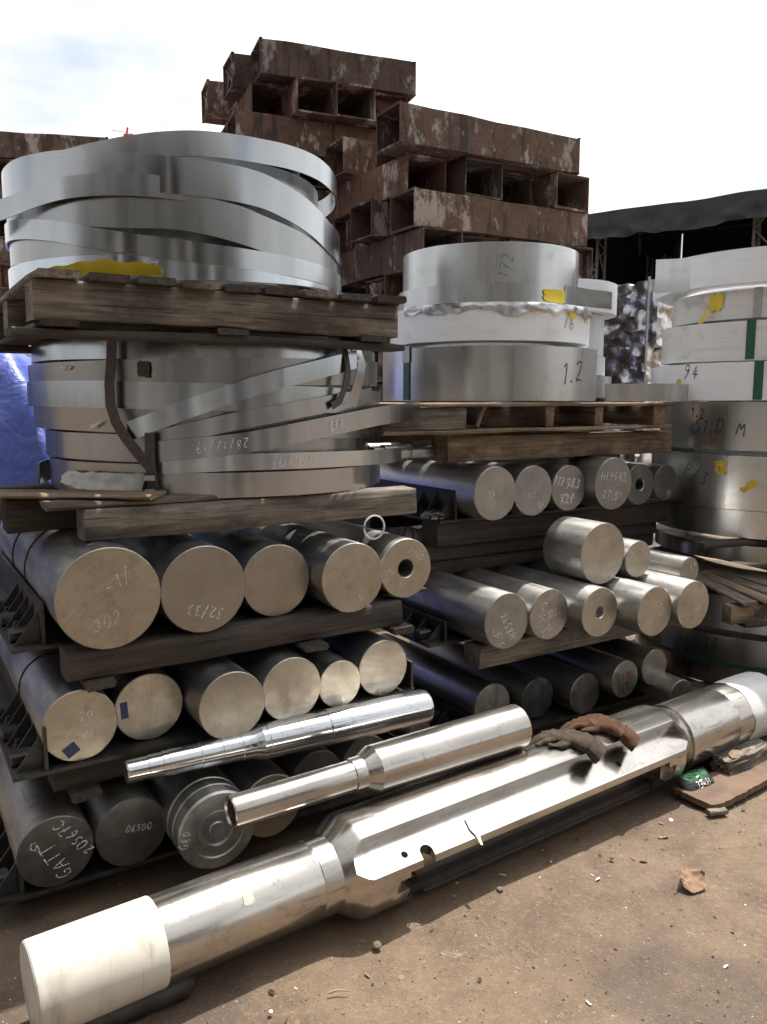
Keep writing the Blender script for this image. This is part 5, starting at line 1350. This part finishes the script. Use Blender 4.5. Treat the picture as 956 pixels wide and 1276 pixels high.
slab('plywood_board', [(1.115, 2.905), (1.205, 2.775), (1.250, 2.785), (1.66, 3.085), (1.60, 3.20), (1.30, 3.03)], .006, .030, 'ply', 'broken brown plywood board on the ground at the right edge', 'board', 5, .0025)
mb = MB(); mb.rough_box(.075, .028, .022, 4, .005, 0, 500); o = mb.build('splinter', M['wood'], None, (1.185, 2.755, .0), R(12), sharp=60); tag(o, 'small wood splinter at the corner of the plywood board', 'splinter')
# broken log chunk
def chunk():
    bm = bmesh.new(); bmesh.ops.create_cube(bm, size=1); bmesh.ops.subdivide_edges(bm, edges=bm.edges[:], cuts=11, use_grid_fill=True)
    for v_ in bm.verts:
        p = v_.co.copy(); q = Vector((p.x*.30, p.y*.11, (p.z+.5)*.085)); f = 1-.25*abs(p.x)*2
        q.y *= f; q.z *= (.8+.2*f)
        k = noise.fractal((p.x*3, p.y*7, p.z*7), 1, 2, 4)*.012
        v_.co = q + p.normalized()*k + (Vector((.02*noise.noise((0, p.y*9, p.z*9)), 0, 0)) if abs(p.x) > .49 else Vector())
    me = bpy.data.meshes.new('wood_chunk'); bm.to_mesh(me); bm.free(); me.materials.append(M['wood']); me.polygons.foreach_set('use_smooth', [True]*len(me.polygons)); me.set_sharp_from_angle(angle=R(40))
    o = link('wood_chunk', me, None, (1.475, 3.135, .004), R(36)); tag(o, 'broken chunk of old timber under the wrapped end of the long shaft', 'wood chunk')
    mb = MB(); mb.add([(-.13, -.03, .083), (-.10, -.045, .08), (-.055, -.02, .092), (-.075, .0, .094), (-.118, -.008, .093)], [(0, 1, 2, 3, 4)]); p_ = mb.build('fresh_split', M['wood_light'], o, (0, 0, .004)); 
chunk()
mb = MB(); mb.rough_box(.32, .10, .05, 8, .008, 0, 512); tag(mb.build('timber_offcut', M['wood_dark'], None, (1.62, 3.30, .0), R(20), sharp=50), 'dark timber offcut at the right edge behind the wrapped shaft end', 'timber offcut')

def leaf():
    n, m = 22, 12; vs = []
    for j in range(m+1):
        for i in range(n+1):
            x, y = i/n-.5, j/m-.5; w_ = max(.05, math.sqrt(max(0, 1-(2*x)**2)))*(1+.25*noise.noise((x*6, y*3, 2)))
            vs.append((x*.088, y*.075*w_, .016+.022*y+.008*noise.noise((x*5, y*5, 1))+.010*(2*x)**2 + .003*noise.noise((x*15, y*15, 4))))
    mb = MB(); mb.add(vs, [(j*(n+1)+i, j*(n+1)+i+1, (j+1)*(n+1)+i+1, (j+1)*(n+1)+i) for j in range(m) for i in range(n)])
    mb.tube([(-.044, 0, .022), (-.06, -.008, .012), (-.07, -.02, .004)], .0016, 5)
    o = mb.build('dry_leaf', M['leaf'], None, (.965, 2.335, .0), R(14), sharp=80); o.rotation_euler = (R(12), 0, R(14)); tag(o, 'curled dry brown leaf on the open ground', 'leaf')
leaf()
# a few pieces one can pick out
for k, (x, y, sz, m_, lb, cat) in enumerate(((-.018, 2.045, .013, 'stone', 'small stone at the edge of the shaft shadow', 'stone'), (.36, 2.30, .011, 'stone', 'little brown lump right of the shaft shadow', 'stone'), (.755, 2.475, .007, 'stone', 'pale pebble on the open ground by the shadow edge', 'stone'), (-.28, 1.80, .006, 'fleck', 'pale pebble near the bottom edge', 'stone'))):
    bm = bmesh.new(); bmesh.ops.create_icosphere(bm, subdivisions=2, radius=sz)
    for v_ in bm.verts: v_.co *= 1+.35*noise.noise(v_.co*70+Vector((k*5, 0, 0))); v_.co.z *= .6
    me = bpy.data.meshes.new('stone'); bm.to_mesh(me); bm.free(); me.materials.append(M[m_]); tag(link('stone', me, None, (x, y, sz*.3), k), lb, cat, 'loose stones')
for k, (x, y, L_, rz, lb) in enumerate(((-.14, 1.86, .055, 10, 'short pale twig near the shaft shadow'), (.98, 1.86, .05, -50, 'dark twig at the lower right'), (.28, 1.70, .05, 40, 'twig in the lower middle of the ground'))):
    mb = MB(); mb.tube([(0, 0, .004), (L_*.4, .004, .007), (L_, -.003, .005)], [.003, .0026, .0015], 6); tag(mb.build('twig', M['wood_light'] if k == 0 else M['wood_dark'], None, (x, y, 0), R(rz)), lb, 'twig', 'twigs')
# grit
def grit(name, n, mat, s0, s1, seed, flat_=False):
    rr = random.Random(seed); mb = MB()
    for _ in range(n):
        d = rr.random(); y = 1.35+3.2*d**1.6; x = rr.uniform(-.75, .75)*y*.95+.12
        s_ = rr.uniform(s0, s1)*(.5+rr.random()**3); a = rr.uniform(0, 6.28); c_, q = math.cos(a)*s_, math.sin(a)*s_
        h = s_*(.18 if flat_ else rr.uniform(.5, 1)); e = rr.uniform(.3, 1.0)
        g = noise.fractal((x*1.6, y*1.6, 0), 1.0, 2.0, 4)*.010+noise.noise((x*11, y*11, 3))*.0035-.008
        g = min(g, .004)
        vs = [(x+c_, y+q, g), (x-q*e, y+c_*e, g), (x-c_, y-q, g), (x+q*e, y-c_*e, g), (x+c_*.2, y+q*.2, g+h), (x-c_*.35-q*.2, y-q*.3, g+h*.8)]
        mb.add(vs, [(0, 1, 4), (1, 5, 4), (1, 2, 5), (2, 3, 5), (3, 4, 5), (3, 0, 4)])
    o = mb.build(name, M[mat], None, smooth=False); o['kind'] = 'stuff'
    tag(o, {'grit': 'brown grit scattered over the packed earth', 'pale_grit': 'pale flecks of plaster scattered over the packed earth', 'dark_grit': 'dark metal crumbs scattered over the packed earth'}[name], 'grit')
grit('grit', 9000, 'stone', .0012, .005, 1); grit('pale_grit', 800, 'fleck', .0012, .0048, 2, True); grit('dark_grit', 1500, 'rack', .0012, .0045, 3)

def litter():
    """leaf bits, bark and paper crumbs blown against the stacks and over the open ground"""
    rr = random.Random(8); mb = MB()
    for k in range(95):
        if k < 60: q = S(rr.uniform(-.3, 2.6), rr.uniform(.10, .34), 0); x, y = q.x, q.y
        else: y = 1.4+2.6*rr.random()**1.5; x = rr.uniform(-.5, .55)*y+.25
        g = min(.004, noise.fractal((x*1.6, y*1.6, 0), 1.0, 2.0, 4)*.010+noise.noise((x*11, y*11, 3))*.0035-.008)
        L_ = rr.uniform(.004, .014); w_ = L_*rr.uniform(.25, .8); a = rr.uniform(0, 6.28); t_ = rr.uniform(0, .5)
        Mx = Matrix.Translation((x, y, g+.002)) @ Matrix.Rotation(a, 4, 'Z') @ Matrix.Rotation(t_, 4, 'X')
        vs = [Mx @ Vector((L_*math.cos(b)*rr.uniform(.7, 1.2), w_*math.sin(b)*rr.uniform(.7, 1.2), rr.uniform(0, .003))) for b in [R(60*i) for i in range(6)]]
        mb.add(vs, [(0, 1, 2, 3), (0, 3, 4, 5)], rr.choice((0, 0, 1, 1, 2, 3)))
    o = mb.build('ground_litter', [M['leaf'], M['wood_dark'], M['paper'], M['rack']], None, smooth=False)
    tag(o, 'crumbs of leaf, bark and paper strewn over the packed earth', 'litter', kind='stuff')
litter()
